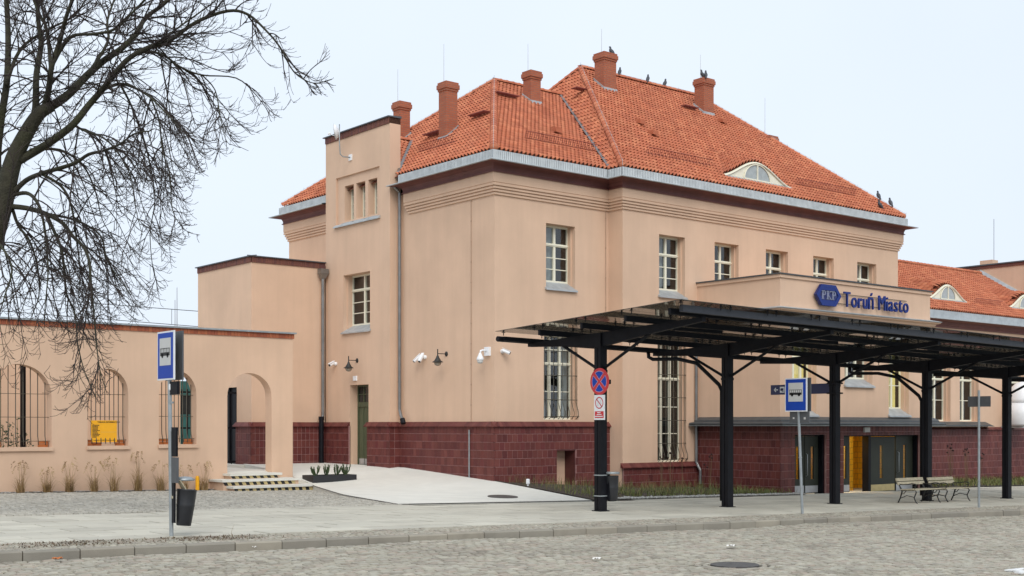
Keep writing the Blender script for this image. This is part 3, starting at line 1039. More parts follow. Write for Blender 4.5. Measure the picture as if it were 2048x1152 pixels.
# left section, left slope (behind the tower too)
sl2 = math.hypot(XA - xl, ZA - ZE)
TGY, TGZ = 7.0, 11.86                     # little gable behind the tower
kTG = (TGZ - ZE) / (TGY - 4.75)
def ll_in(a, s, q):
    t = s / sl2
    if not (yf + (YA - yf) * t + .02 < q.y < byb - (byb - YA) * t - .02): return False
    return not (q.z < TGZ - kTG * abs(q.y - TGY) - .03)
lay((xl, byb, ZE), (0, -1, 0), (XA - xl, 0, ZA - ZE), byb - yf, sl2, ll_in)
# main, left slope
sl3 = math.hypot(XM0 - mxl, ZM - ZE)
def ml_in(a, s, q):
    t = s / sl3
    if not (myf + (YA - myf) * t + .02 < q.y < YA + 3.2): return False
    if q.y > byb - (byb - YA) * t: return False
    zl = ZE + kLF * (q.y - yf) if q.y <= YA else ZA - (ZA - ZE) / (byb - YA) * (q.y - YA)
    return q.z > zl + .03 or q.y < yf
lay((mxl, byb, ZE), (0, -1, 0), (XM0 - mxl, 0, ZM - ZE), byb - myf, sl3, ml_in)
# main, front slope
sl4 = math.hypot(YA - myf, ZM - ZE)
def mf_in(a, s, q):
    x0, x1 = hipx(q.y)
    if not (x0 + .02 < q.x < x1 - .02): return False
    if DY - .16 < q.y < DY + .02 and bump_main(q.x, DY + .001) > .03 and q.y > DY - .10: return False
    return True
lay((mxl, myf, ZE), (1, 0, 0), (0, YA - myf, ZM - ZE), mxr - mxl, sl4, mf_in, bump_main)
# little gable roof, street side
sl5 = math.hypot(TGY - 4.75, TGZ - ZE)
def tg_in(a, s, q):
    return q.z > ZE + kLL * (q.x - xl) - .02 and q.x > .05
lay((.0, 4.75, ZE), (1, 0, 0), (0, TGY - 4.75, TGZ - ZE), 2.6, sl5, tg_in)
mb = MB()
xk = xl + (TGZ - ZE) / kLL
mb.poly([(0, 4.70, ZE - .04), (xl + .1, 4.70, ZE - .04), (xk, TGY, TGZ - .03), (0, TGY, TGZ - .03)])
mb.poly([(0, 9.25, ZE - .04), (xl + .1, 9.25, ZE - .04), (xk, TGY, TGZ - .03), (0, TGY, TGZ - .03)])
mb.build('roof', M['under'], ST, fix=False)

ALLT.sort(key=lambda t: t[0])
rt = MB()
ind = 0
for dist, mtx, dsp, q in ALLT:
    if dsp is None and ind < 300 and 0 < project(*q)[0] < 2048:
        o = link('roof_tile', tile_meshes[random.randrange(8)], roof_o, loc=(0, 0, 0))
        o.matrix_local = mtx
        ind += 1
        continue
    rt.tint = U(.02, .98)
    vs = [mtx @ Vector(v) for v in TV]
    if dsp:
        vs = [Vector((v.x, v.y, v.z + dsp(v.x, v.y))) for v in vs]
        if max(v.z for v in vs) - min(v.z for v in vs) > .5:
            base = min(dsp(v.x, v.y) for v in vs)
            vs = [Vector((mtx @ Vector(t))) for t in TV]
            dd_ = max(dsp(v.x, v.y) for v in vs)
            vs = [Vector((v.x, v.y, v.z + dd_)) for v in vs]
    rt.add(vs, TF)
rt.build('tile_field', M['roof'], roof_o, fix=False, kind='stuff')

# ridge and hip tiles, lapped half rounds
def ridge_mesh(k, L=.34, r=.115):
    mb = MB(); mb.tint = .03 + .94 * k / 3
    prof = []
    for s, rr in ((0, r * 1.08), (.05, r * 1.08), (.055, r), (L, r * .92)):
        prof.append([(math.cos(PI * i / 6) * rr, s, math.sin(PI * i / 6) * rr * .95 - .02) for i in range(7)])
    vs = [p for q in prof for p in q]
    mb.add(vs, [(j * 7 + i, j * 7 + i + 1, (j + 1) * 7 + i + 1, (j + 1) * 7 + i) for j in range(3) for i in range(6)] + [tuple(range(7))])
    return mb.mesh('ridge_tile', M['roof'], smooth=False, fix=True)
RM = [ridge_mesh(k) for k in range(4)]
def ridge(p, q, parent=roof_o, step=.285, lift=.075):
    p, q = Vector(p), Vector(q)
    d = (q - p).normalized()
    x = d.cross(Vector((0, 0, 1))).normalized()
    z = x.cross(d).normalized()
    for k in range(int((q - p).length / step)):
        c = p + d * (k * step) + Vector((0, 0, lift))
        o = link('ridge_tile', RM[random.randrange(4)], parent, loc=(0, 0, 0))
        o.matrix_local = Matrix(((x.x, d.x, z.x, c.x), (x.y, d.y, z.y, c.y), (x.z, d.z, z.z, c.z), (0, 0, 0, 1)))
ridge((xl + .05, yf + .05, ZE + .03), (XA, YA, ZA))
ridge((xl + .05, byb - .05, ZE + .03), (XA, YA, ZA))
ridge((Xridge, YA, ZA + .02), (XA - .1, YA, ZA + .02))
ridge((mxl + .04, myf + .05, ZE + .03), (XM0, YA, ZM))
ridge((mxr - .04, myf + .05, ZE + .03), (XM1, YA, ZM))
ridge((XM1 + .1, YA, ZM + .02), (XM0 - .1, YA, ZM + .02))
ridge((mxl + (byb - byb), byb - .05, ZE + .03), (XM0, YA, ZM))
ridge((xk + .1, TGY, TGZ), (.0, TGY, TGZ))
kb = MB()
for p in ((xl + .1, yf + .1, ZE + .10), (mxl + .1, myf + .1, ZE + .10), (mxr - .1, myf + .1, ZE + .10)):
    kb.tint = .5
    kb.lathe([(.0, -.13), (.09, -.11), (.135, -.03), (.14, .03), (.10, .10), (.0, .135)], p, 10)
kb.build('hip_end_cap', M['roof'], roof_o, smooth=True)
# valley sheets
vb = MB()
def strip3(p, q, wd, up):
    p, q, up = Vector(p), Vector(q), Vector(up)
    d = (q - p).normalized(); s = d.cross(up).normalized() * wd / 2
    vb.hexa([p - s, p + s, q + s, q - s], [p - s + up, p + s + up, q + s + up, q - s + up])
strip3((mxl, yf, ZE + .09), (Xridge, YA, ZA + .09), .11, (0, 0, .06))
strip3((xl + .02, 4.75, ZE + .10), (xk, TGY, TGZ + .09), .11, (0, 0, .06))
vb.build('valley_flashing', M['pipe'], ST)

# ---------------- eyebrow dormer
def eyebrow(cx, fy, w_, h_, zb, parent, mtile=None):
    """face > glass; zb(x) roof level at the face"""
    mb = MB()
    n = 36
    def bell(t): return h_ * (.5 + .5 * math.cos(PI * t)) ** 1.15
    top, bot = [], []
    for i in range(n + 1):
        t = -1 + 2 * i / n
        x = cx + t * w_
        top.append((x, zb(x) + bell(t) + .03)); bot.append((x, zb(x) + .02))
    for i in range(n):
        for dd in (0, ):
            mb.add([(top[i][0], fy, bot[i][1]), (top[i + 1][0], fy, bot[i + 1][1]), (top[i + 1][0], fy, max(top[i + 1][1], bot[i + 1][1])), (top[i][0], fy, max(top[i][1], bot[i][1]))], [(0, 1, 2, 3)])
    # raised cream moulding along the bell
    mb.tube([(x, fy - .03, z - .055) for x, z in top[3:-3]], .03, 5)
    fo = mb.build('dormer', M['cream'], parent)
    gl = MB()
    r = .70 * w_ / 2.2
    pts = [(cx + r * math.cos(PI * i / 16), fy - .012, zb(cx) + .06 + min(h_ * .80, .56) * math.sin(PI * i / 16)) for i in range(17)]
    gl.poly(pts)
    gl.build('pane', M['dglass'], fo, fix=False)
    fm = MB()
    fm.tube([(p[0], fy - .03, p[2]) for p in pts], .022, 5)
    fm.box(cx - r, cx + r, fy - .05, fy - .008, zb(cx) + .03, zb(cx) + .075)
    fm.box(cx - .022, cx + .022, fy - .05, fy - .014, zb(cx) + .075, pts[8][2])
    fm.build('frame', M['cream'], fo)
    fl = MB()
    fl.hexa([(cx - w_ * .98, fy - .30, zb(cx) - .24), (cx + w_ * .98, fy - .30, zb(cx) - .24), (cx + w_ * .9, fy, zb(cx) + .0), (cx - w_ * .9, fy, zb(cx) + .0)],
            [(cx - w_ * .98, fy - .30, zb(cx) - .19), (cx + w_ * .98, fy - .30, zb(cx) - .19), (cx + w_ * .9, fy, zb(cx) + .06), (cx - w_ * .9, fy, zb(cx) + .06)])
    fl.build('flashing', M['zinc'], fo)
    return fo
M['dglass'] = mat('dormer_glass', (0.36, 0.40, 0.40), 0.12, 0.12, 5)
eyebrow(DX, DY - .02, DW, DH, lambda x: ZE + kMF * (DY - myf), ST)

# ---------------- chimneys
def roofz(x, y):
    a = min(ZE + kLL * (x - xl), ZE + kLF * (y - yf), ZA, ZE + (ZA - ZE) / (byb - YA) * (byb - y)) if x < Xridge + 3 else -1
    b = min(ZE + kML * (x - mxl), ZE + kMF * (y - myf), ZM, ZE + (ZM - ZE) / (byb - YA) * (byb - y), ZE + kMR * (mxr - x))
    return max(a, b)
def chimney(cx, cy, wx, wy, top, rod=1.6):
    mb = MB()
    lo = min(roofz(cx - wx / 2, cy - wy / 2), roofz(cx + wx / 2, cy - wy / 2), roofz(cx - wx / 2, cy + wy / 2)) - .3
    mb.box(cx - wx / 2, cx + wx / 2, cy - wy / 2, cy + wy / 2, lo, top - .30)
    ch = mb.build('chimney', M['chimney'], ST)
    cp = MB()
    for e_, z0, z1 in ((.025, top - .30, top - .225), (.055, top - .225, top - .08), (.03, top - .08, top)):
        cp.box(cx - wx / 2 - e_, cx + wx / 2 + e_, cy - wy / 2 - e_, cy + wy / 2 + e_, z0, z1)
    cp.build('chimney_cap', M['chimney'], ch)
    fl = MB()
    ex = .03
    pts = [(cx - wx / 2 - ex, cy - wy / 2 - ex), (cx + wx / 2 + ex, cy - wy / 2 - ex), (cx + wx / 2 + ex, cy + wy / 2 + ex), (cx - wx / 2 - ex, cy + wy / 2 + ex)]
    zz = [roofz(*p) for p in pts]
    fl.hexa([(p[0], p[1], z - .1) for p, z in zip(pts, zz)], [(p[0], p[1], z + .17) for p, z in zip(pts, zz)])
    ex = .13
    p2 = [(cx - wx / 2 - ex, cy - wy / 2 - ex), (cx + wx / 2 + ex, cy - wy / 2 - ex), (cx + wx / 2 + ex, cy + wy / 2 + ex), (cx - wx / 2 - ex, cy + wy / 2 + ex)]
    z2 = [roofz(*p) for p in p2]
    fl.hexa([(p[0], p[1], z - .05) for p, z in zip(p2, z2)], [(p[0], p[1], z + .075) for p, z in zip(p2, z2)])
    fl.build('flashing', M['zinc'], ch)
    if rod:
        rd = MB(); rd.tube([(cx - .1, cy + .1, top), (cx - .1, cy + .1, top + rod)], [.008, .005], 4)
        rd.build('lightning_rod', M['rodwire'], ch)
    return ch
chimney(2.2, 8.1, .44, .42, 13.54, 1.2)
chimney(1.52, 4.38, .46, .42, 13.33, 1.3)
chimney(5.45, 4.72, .46, .42, 14.48, 1.0)
chimney(9.10, 4.80, .62, .52, 15.82, .95)
chimney(14.45, 4.72, .58, .50, 15.80, 1.0)
chimney(17.25, 3.75, .5, .5, 13.75, 1.6)
# snow guards: little red ladders on feet
def guard(p, q, up):
    p, q, up = Vector(p), Vector(q), Vector(up)
    mb = MB()
    L = (q - p).length
    d = (q - p) / L
    for h in (.07, .28):
        mb.tube([p + up * h, q + up * h], .012, 4)
    for k in range(int(L / .09)):
        c = p + d * k * .09
        mb.tube([c + up * .05, c + up * .28], .009, 3)
    mb.build('snow_guard', M['guard'], ST)
M['guard'] = mat('snow_guard_red', (0.22, 0.05, 0.035), 0.6, 0.2, 6)
def onLF(x, y): return (x, y, ZE + kLF * (y - yf) + .03)
def onMF(x, y): return (x, y, main_z(x, y) + .03)
guard(onLF(1.95, .95), onLF(5.05, .95), (0, -.35, .94))
guard(onMF(6.5, .15), onMF(9.7, .15), (0, -.35, .94))
guard(onMF(14.2, .05), onMF(17.9, .05), (0, -.35, .94))
guard((.82, 5.0, ZE + kLL * (.82 - xl) + .03), (.82, 2.95, ZE + kLL * (.82 - xl) + .03), (-.35, 0, .94))
# catwalk brackets beside the chimneys
for (x, y, dx) in ((4.55, 4.45, -1.0), (8.2, 4.55, -.9), (13.75, 4.5, -.8)):
    mb = MB()
    z = roofz(x + dx / 2, y) + .16
    for k in range(5):
        mb.box(min(x, x + dx), max(x, x + dx), y - .16 + k * .07, y - .12 + k * .07, z, z + .03)
    mb.tube([(x + dx * .5, y, z), (x + dx * .5, y, z - .18)], .02, 4)
    mb.build('roof_step', M['guard'], ST)
for (x, y) in ((2.0, 3.3), (1.6, 5.3)):
    mb = MB()
    z = roofz(x, y) + .22
    for k in range(5):
        mb.box(x - .16 + k * .07, x - .12 + k * .07, y - .45, y + .45, z, z + .03)
    mb.tube([(x, y, z), (x, y, z - .25)], .02, 4)
    mb.build('roof_step', M['guard'], ST)
# vent tiles
for (x, y, fn) in ((4.15, 2.0, onLF), (8.3, 2.25, onMF), (8.3, 1.62, onMF), (14.6, 3.95, onMF)):
    p = fn(x, y)
    mb = MB(); mb.tint = .3
    mb.lathe([(.06, -.1), (.06, .12)], p, 8)
    mb.hexa([(x - .13, y - .20, p[2] + .02), (x + .13, y - .20, p[2] + .02), (x + .13, y + .1, p[2] + .10), (x - .13, y + .1, p[2] + .10)],
            [(x - .13, y - .20, p[2] + .17), (x + .13, y - .20, p[2] + .17), (x + .10, y + .1, p[2] + .24), (x - .10, y + .1, p[2] + .24)])
    mb.build('roof_vent', M['roof'], ST)
# lightning wire standing over the ridges on small holders
wr = MB()
def wire(p, q, h=.12):
    p, q = Vector(p), Vector(q)
    n = max(2, int((q - p).length / 1.0))
    wr.tube([p + (q - p) * i / n + Vector((0, 0, h + .08)) for i in range(n + 1)], .006, 3)
    for i in range(n + 1):
        c = p + (q - p) * i / n
        wr.tube([c + Vector((0, 0, .05)), c + Vector((0, 0, h + .14))], .006, 3)
for a_, b_ in (((xl, yf, ZE), (XA, YA, ZA)), ((xl, byb, ZE), (XA, YA, ZA)), ((XM1, YA, ZM), (mxr, myf, ZE)), ((XM0, YA, ZM), (XM1, YA, ZM)), ((XM0, YA, ZM), (mxl, myf, ZE))):
    wire(a_, b_)
wr.build('lightning_wire', M['rodwire'], ST)

# ---------------- soldier course coping of bricks
def coping(mapf, L, z0, z1, parent, m, thick=.16, proud=.035, pitch=.082, cap=True, capm='zincdark'):
    n = int(L / pitch)
    pt = L / n
    ms = []
    for k in range(4):
        mb = MB(); mb.tint = .03 + .94 * k / 3
        a = pt - .009
        b = [mapf(0, -proud, z0), mapf(a, -proud, z0), mapf(a, thick, z0), mapf(0, thick, z0)]
        t_ = [mapf(0, -proud, z1), mapf(a, -proud, z1), mapf(a, thick, z1), mapf(0, thick, z1)]
        mb.hexa(b, t_)
        ms.append(mb.mesh('brick', m))
    o0, o1 = Vector(mapf(0, 0, 0)), Vector(mapf(1, 0, 0))
    d = o1 - o0
    dep = Vector(mapf(0, 1, 0)) - o0
    for k in range(n):
        link('brick', ms[random.randrange(4)], parent, loc=d * (k * pt + .004) + dep * U(-.004, .004))
    bk = MB()
    bk.hexa([mapf(.005, -proud + .012, z0 + .004), mapf(L - .005, -proud + .012, z0 + .004), mapf(L - .005, thick - .01, z0 + .004), mapf(.005, thick - .01, z0 + .004)],
            [mapf(.005, -proud + .012, z1 - .004), mapf(L - .005, -proud + .012, z1 - .004), mapf(L - .005, thick - .01, z1 - .004), mapf(.005, thick - .01, z1 - .004)])
    bk.build('brick_bedding', M['brickmortar'], parent)
    if cap:
        c = MB()
        c.hexa([mapf(-.07, -.09, z1 + .002), mapf(L + .03, -.09, z1 + .002), mapf(L + .03, thick + .02, z1 + .002), mapf(-.07, thick + .02, z1 + .002)],
               [mapf(-.07, -.09, z1 + .035), mapf(L + .03, -.09, z1 + .035), mapf(L + .03, thick + .02, z1 + .075), mapf(-.07, thick + .02, z1 + .075)])
        c.build('cap_sheet', M[capm], parent)
M['brickmortar'] = mat('brick_mortar', (0.25, 0.13, 0.09), 0.95, 0.2, 8)

# ---------------- stair tower
TX, TY0, TY1, TZ = -.392, 4.97, 9.0, 11.83
ts = side(TX, TY1)
def ya(y): return TY1 - y
tw = MB()
door_h = (ya(7.41), ya(6.25), .3, 3.36, .34)
pan = (ya(8.32), ya(5.59), 8.92, 10.53, .07)
win = (ya(7.83), ya(6.16), 5.16, 7.13, .34)
wallface(tw, ts, TY1 - TY0, .2, TZ, [door_h, pan, win])
slits = [(ya(7.86), ya(7.28), 9.0, 10.2), (ya(7.12), ya(6.56), 9.0, 10.2), (ya(6.38), ya(5.83), 9.0, 10.2)]
wallface(tw, lambda a, d, z: ts(a + pan[0], d + .07, z), pan[1] - pan[0], 8.92, 10.53, [(s_[0] - pan[0], s_[1] - pan[0], s_[2], s_[3], .30) for s_ in slits])
stepped_reveal(tw, ts, *win[:4])
tw.quad((TX, TY0, .2), (.02, TY0, .2), (.02, TY0, TZ), (TX, TY0, TZ))
tw.quad((TX, TY1, .2), (.02, TY1, .2), (.02, TY1, TZ), (TX, TY1, TZ))
tw.quad((.02, TY0, 10.28), (.02, TY1, 10.28), (.02, TY1, TZ), (.02, TY0, TZ))
tw.quad((TX, TY0, TZ), (TX, TY1, TZ), (.02, TY1, TZ), (.02, TY0, TZ))
tower = tw.build('tower_wall', M['plaster'], ST)
coping(ts, TY1 - TY0, TZ, TZ + .20, tower, M['brickdark'], thick=.42)
window(ts, win[0], win[1], win[2] + SD, win[3], 2, (1, 3), .70, inset=.33)
for s_ in slits:
    window(lambda a, d, z: ts(a, d + .07, z), s_[0], s_[1], s_[2] + .02, s_[3], 1, (1, 4), 0, inset=.26, sill=False)
sl2_ = MB()
sl2_.hexa([ts(pan[0] - .06, -.09, 8.80), ts(pan[1] + .06, -.09, 8.80), ts(pan[1] + .06, 0, 8.82), ts(pan[0] - .06, 0, 8.82)],
          [ts(pan[0] - .06, -.09, 8.84), ts(pan[1] + .06, -.09, 8.84), ts(pan[1] + .06, .0, 8.91), ts(pan[0] - .06, .0, 8.91)])
for s_ in slits:
    sl2_.hexa([ts(s_[0] - .1, -.02, 8.86), ts(s_[1] + .1, -.02, 8.86), ts(s_[1], .3, 8.98), ts(s_[0], .3, 8.98)],
              [ts(s_[0] - .1, -.02, 8.92), ts(s_[1] + .1, -.02, 8.92), ts(s_[1], .3, 9.03), ts(s_[0], .3, 9.03)])
sl2_.build('sill', M['zinc'], ST)
# side door
dm = MB()
a0, a1, zb, zt = door_h[0], door_h[1], .60, 3.36
def hx(mb, mapf, x0, x1, d0, d1, z0, z1):
    mb.hexa([mapf(x0, d0, z0), mapf(x1, d0, z0), mapf(x1, d1, z0), mapf(x0, d1, z0)], [mapf(x0, d0, z1), mapf(x1, d0, z1), mapf(x1, d1, z1), mapf(x0, d1, z1)])
hx(dm, ts, a0, a1, .36, .42, .3, 2.72)
hx(dm, ts, a0, a0 + .05, .30, .36, .3, zt); hx(dm, ts, a1 - .05, a1, .30, .36, .3, zt)
hx(dm, ts, a0 + .05, a1 - .05, .30, .36, 2.62, 2.78); hx(dm, ts, a0 + .05, a1 - .05, .30, .36, zt - .06, zt)
for k in (1, 2):
    x = a0 + (a1 - a0) * k / 3
    hx(dm, ts, x - .02, x + .02, .31, .35, 2.78, zt - .06)
hx(dm, ts, a0 + .05, a1 - .05, .312, .348, 3.03, 3.06)
door = dm.build('door', M['green'], ST)
for k in range(3):
    for j in range(2):
        p = MB()
        x0, x1 = a0 + .05 + (a1 - a0 - .1) * k / 3 + .01, a0 + .05 + (a1 - a0 - .1) * (k + 1) / 3 - .01
        z0, z1 = (2.78, 3.03) if j == 0 else (3.06, zt - .06)
        p.quad(ts(x0, .335, z0), ts(x1, .335, z0), ts(x1, .335, z1), ts(x0, .335, z1))
        p.build('pane', M['darkpane'], door, fix=False)
lf = MB()
mid = a0 + .05 + (a1 - a0 - .1) * .32
for x0, x1 in ((a0 + .055, mid - .006), (mid + .006, a1 - .055)):
    hx(lf, ts, x0, x1, .335, .36, .62, 2.615)
    hx(lf, ts, x0 + .05, x1 - .05, .325, .335, .98, 2.53)
lf.build('door_leaf', M['green'], door)
kp = MB()
for x0, x1 in ((a0 + .07, mid - .02), (mid + .02, a1 - .07)):
    hx(kp, ts, x0, x1, .328, .335, .66, .86)
kp.build('kick_plate', M['kick'], door)

# ---------------- low annex
AX, AY0, AY1, AZ = -3.24, 9.05, 13.15, 7.48
an = MB()
wallface(an, front(AY0, AX), TX - AX, .2, AZ, [])
wallface(an, side(AX, AY1), AY1 - AY0, .2, AZ, [(AY1 - 11.6, AY1 - 10.12, .3, 3.3, .25)])
an.quad((AX, AY1, .2), (0, AY1, .2), (0, AY1, AZ), (AX, AY1, AZ))
an.quad((AX, AY0, AZ + .1), (AX, AY1, AZ + .1), (0, AY1, AZ + .1), (0, AY0, AZ + .1))
annex = an.build('annex_wall', M['plaster'], ST)
coping(front(AY0, AX), TX - AX, AZ, AZ + .19, annex, M['brickdark'])
coping(side(AX, AY1), AY1 - AY0, AZ, AZ + .19, annex, M['brickdark'])
dk = MB()
hx(dk, side(AX, AY1), AY1 - 11.6, AY1 - 10.12, .14, .2, .5, 3.3)
hx(dk, side(AX, AY1), AY1 - 10.2, AY1 - 10.12, .05, .14, .5, 3.3)
hx(dk, side(AX, AY1), AY1 - 10.9, AY1 - 10.84, .08, .14, .5, 3.3)
dk.build('yard_door', M['black'], ST)

# ---------------- glazed plinth: tile by tile
PL = []
def plinth(mapf, L, z0, z1, tw_=.165, th=.245, holes=(), stagger=False, a_first=0.0):
    """backing + tiles, proud by 6 cm"""
    n = max(1, round(L / tw_))
    w_ = L / n
    rows = int(math.ceil((z1 - z0) / th))
    for r in range(rows):
        zt_, zb_ = z1 - r * th, max(z0, z1 - (r + 1) * th)
        off = (w_ / 2 if stagger and r % 2 else 0)
        for k in range(-1 if off else 0, n):
            x0, x1 = max(0, k * w_ + off), min(L, (k + 1) * w_ + off)
            if x1 - x0 < .03: continue
            cx_, cz_ = (x0 + x1) / 2, (zt_ + zb_) / 2
            parts_ = [(x0, x1)]
            for h in holes:
                if h[2] < cz_ < h[3]:
                    parts_ = [q for a_, b_ in parts_ for q in ((a_, min(b_, h[0])), (max(a_, h[1]), b_)) if q[1] - q[0] > .03]
            for a_, b_ in parts_:
                PL.append((mapf, a_ + .006, b_ - .006, zb_ + .007, zt_ - .007))
pb = MB()
def backing(mapf, L, z0, z1, d=-.05, hole=None):
    if hole:
        wallface(pb, lambda a, dd, z: mapf(a, d + dd, z), L, z0, z1, [hole])
    else:
        pb.quad(mapf(0, d, z0), mapf(L, d, z0), mapf(L, d, z1), mapf(0, d, z1))
    pb.quad(mapf(0, d, z1), mapf(L, d, z1), mapf(L, .02, z1), mapf(0, .02, z1))
    pb.quad(mapf(0, d, z0), mapf(0, .02, z0), mapf(0, .02, z1), mapf(0, d, z1))
    pb.quad(mapf(L, d, z0), mapf(L, .02, z0), mapf(L, .02, z1), mapf(L, d, z1))
def capt(mb, mapf, L, z, e0=.0, e1=.0, out=.13, h=.13):
    n = max(1, int((L + e0 + e1) / .12))
    for k in range(n):
        x0 = -e0 + (L + e0 + e1) * k / n + .002; x1 = -e0 + (L + e0 + e1) * (k + 1) / n - .002
        mb.tint = U(.05, .95)
        mb.add([mapf(x0, -out, z - .03), mapf(x1, -out, z - .03), mapf(x1, .0, z - .03), mapf(x0, .0, z - .03), mapf(x0, -out, z), mapf(x1, -out, z), mapf(x1, 0, z + h), mapf(x0, 0, z + h)],
               [(0, 1, 5, 4), (4, 5, 6, 7), (0, 3, 2, 1), (0, 4, 7, 3), (1, 2, 6, 5)])
cb = MB()
PZ = 1.97
e = .05
s_main = side(0, TY0)
backing(s_main, TY0, .0, PZ); plinth(s_main, TY0 + e, .1, PZ); capt(cb, s_main, TY0, PZ, 0, .13)
f1 = lambda a, d, z: (a - .0, d, z)
vent = (2.42, 3.20, .12, 1.235, .55)
backing(f1, XI + .05, -.2, PZ, -.05, vent); plinth(lambda a, d, z: (a - e, d, z), XI + .05 + e, -.1, PZ, .20, .245, [(vent[0] + e, vent[1] + e, vent[2], vent[3])], True); capt(cb, f1, XI + .05, PZ, .13, .1)
# tower plinth, left and right of the door, with splayed corners
tA, tB = ya(7.41), ya(6.25)
backing(ts, tA, .2, PZ); plinth(ts, tA, .3, PZ); capt(cb, ts, tA, PZ)
tB2 = lambda a, d, z: ts(a + tB - .02, d, z)
backing(tB2, TY1 - TY0 - tB + .02, .2, PZ); plinth(tB2, TY1 - TY0 - tB + .02 + e, .3, PZ); capt(cb, tB2, TY1 - TY0 - tB + .02, PZ, .1, .12)
fr1 = front(TY0, TX)
backing(lambda a, d, z: (TX + a, TY0 + d, z), -TX, .2, PZ); plinth(lambda a, d, z: (TX - e + a, TY0 + d, z), -TX, .3, PZ); capt(cb, lambda a, d, z: (TX + a, TY0 + d, z), -TX - .05, PZ, .12, 0)
fa = front(AY0, AX)
backing(fa, TX - AX, .2, PZ); plinth(lambda a, d, z: (AX - e + a, AY0 + d, z), TX - AX + e, .35, PZ); capt(cb, fa, TX - AX, PZ, .12, 0)
sa = side(AX, 10.1)
backing(sa, 10.1 - AY0, .2, PZ); plinth(sa, 10.1 - AY0 + e, .35, PZ); capt(cb, sa, 10.1 - AY0, PZ, .1, .12)
# low plinth under the tall window
fl_ = front(YF, XI)
backing(lambda a, d, z: (XI + a, YF + d, z), 8.1 - XI, -.4, .66); plinth(fl_, 8.1 - XI, -.3, .66, .20, .245, (), True); capt(cb, fl_, 8.1 - XI, .66, .1, 0)
# bay base
BX0, BX1, BY = 8.16, 16.52, -4.085
sb = side(BX0, YF)
backing(sb, YF - BY, -.5, 2.02); plinth(sb, YF - BY + e, -.4, 2.02, .18, .245, (), True)
fbay = front(BY, BX0)
DOORS = [(8.83 - BX0, 10.45 - BX0, -1.0, 1.69), (11.38 - BX0, 15.80 - BX0, -1.0, 1.66)]
for x0, x1 in ((0, DOORS[0][0]), (DOORS[0][1], DOORS[1][0]), (DOORS[1][1], BX1 - BX0)):
    mp = (lambda x0: (lambda a, d, z: (BX0 + x0 + a, BY + d, z)))(x0)
    backing(mp, x1 - x0, -.7, 2.02)
    plinth((lambda x0: (lambda a, d, z: (BX0 + x0 + a - (e if x0 == 0 else 0), BY + d, z)))(x0), x1 - x0 + (e if x0 == 0 else 0), -.45, 2.02, .18, .245)
for h in DOORS:
    mp = (lambda x0: (lambda a, d, z: (BX0 + x0 + a, BY + d, z)))(h[0])
    backing(mp, h[1] - h[0], h[3], 2.02)
    plinth(mp, h[1] - h[0], h[3], 2.02, .18, .245)
plinth_o = pb.build('plinth', M['mortar'], ST, fix=False)
def tile_box(mb, t):
    mapf, x0, x1, z0, z1 = t
    d0, d1 = -.059 - U(0, .003), -.051
    i_ = .004
    mb.add([mapf(x0, d1, z0), mapf(x1, d1, z0), mapf(x1, d1, z1), mapf(x0, d1, z1), mapf(x0 + i_, d0, z0 + i_), mapf(x1 - i_, d0, z0 + i_), mapf(x1 - i_, d0, z1 - i_), mapf(x0 + i_, d0, z1 - i_)],
           [(4, 5, 6, 7), (0, 1, 5, 4), (1, 2, 6, 5), (2, 3, 7, 6), (3, 0, 4, 7)])
def pl_dist(t):
    p = Vector(t[0]((t[1] + t[2]) / 2, -.06, (t[3] + t[4]) / 2))
    return (p - CAM).length
def pl_seen(t):
    u, v, d = project(*t[0]((t[1] + t[2]) / 2, -.06, (t[3] + t[4]) / 2))
    gl_ = 960 if u < 1000 else 985
    return 460 < u < 1560 and v < gl_
PL.sort(key=pl_dist)
seen = [t for t in PL if pl_seen(t)][:300]
sid = set(id(t) for t in seen)
rest = MB()
for t in PL:
    if id(t) in sid:
        mb = MB(); mb.tint = U(.02, .98)
        tile_box(mb, t)
        mb.build('plinth_tile', M['glazed'], plinth_o, fix=False)
    else:
        rest.tint = U(.02, .98)
        tile_box(rest, t)
rest.build('plinth_tile_field', M['glazed'], plinth_o, fix=False, kind='stuff')
cb.build('plinth_cap', M['glazed'], plinth_o, fix=False, kind='stuff')
# plastered cheek and red sill in the vent niche
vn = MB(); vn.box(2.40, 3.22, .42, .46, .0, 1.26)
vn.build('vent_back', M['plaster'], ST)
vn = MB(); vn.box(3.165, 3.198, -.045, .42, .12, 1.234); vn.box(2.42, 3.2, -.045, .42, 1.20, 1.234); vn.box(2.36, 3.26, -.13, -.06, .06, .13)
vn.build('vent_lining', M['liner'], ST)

# ---------------- entrance bay
bw = MB()
W1 = (8.75, 10.0, 2.30, 5.0); W3 = (14.0, 15.2, 2.32, 5.0); W2 = (11.5, 13.05, 3.30, 5.0)
wallface(bw, lambda a, d, z: (BX0 + a, BY + d, z), BX1 - BX0, 1.9, 6.72, [(q[0] - BX0, q[1] - BX0, q[2], q[3]) for q in (W1, W2, W3)])
bw.quad((BX0, BY, 1.9), (BX0, YF, 1.9), (BX0, YF, 6.72), (BX0, BY, 6.72))
bw.quad((BX1, BY, 1.9), (BX1, YF, 1.9), (BX1, YF, 6.72), (BX1, BY, 6.72))
bw.quad((BX0, BY, 6.6), (BX1, BY, 6.6), (BX1, YF, 6.6), (BX0, YF, 6.6))
for q in (W1, W2, W3): stepped_reveal(bw, front(BY, 0), q[0], q[1], q[2], q[3])
bay = bw.build('bay_wall', M['plaster'], ST)
for q, lb in ((W1, 'full'), (W3, 'full')):
    window(front(BY, 0), q[0], q[1], q[2] + SD, q[3], 3 if q is W1 else 2, (1, 2), .66, curtain='full', inset=.30)
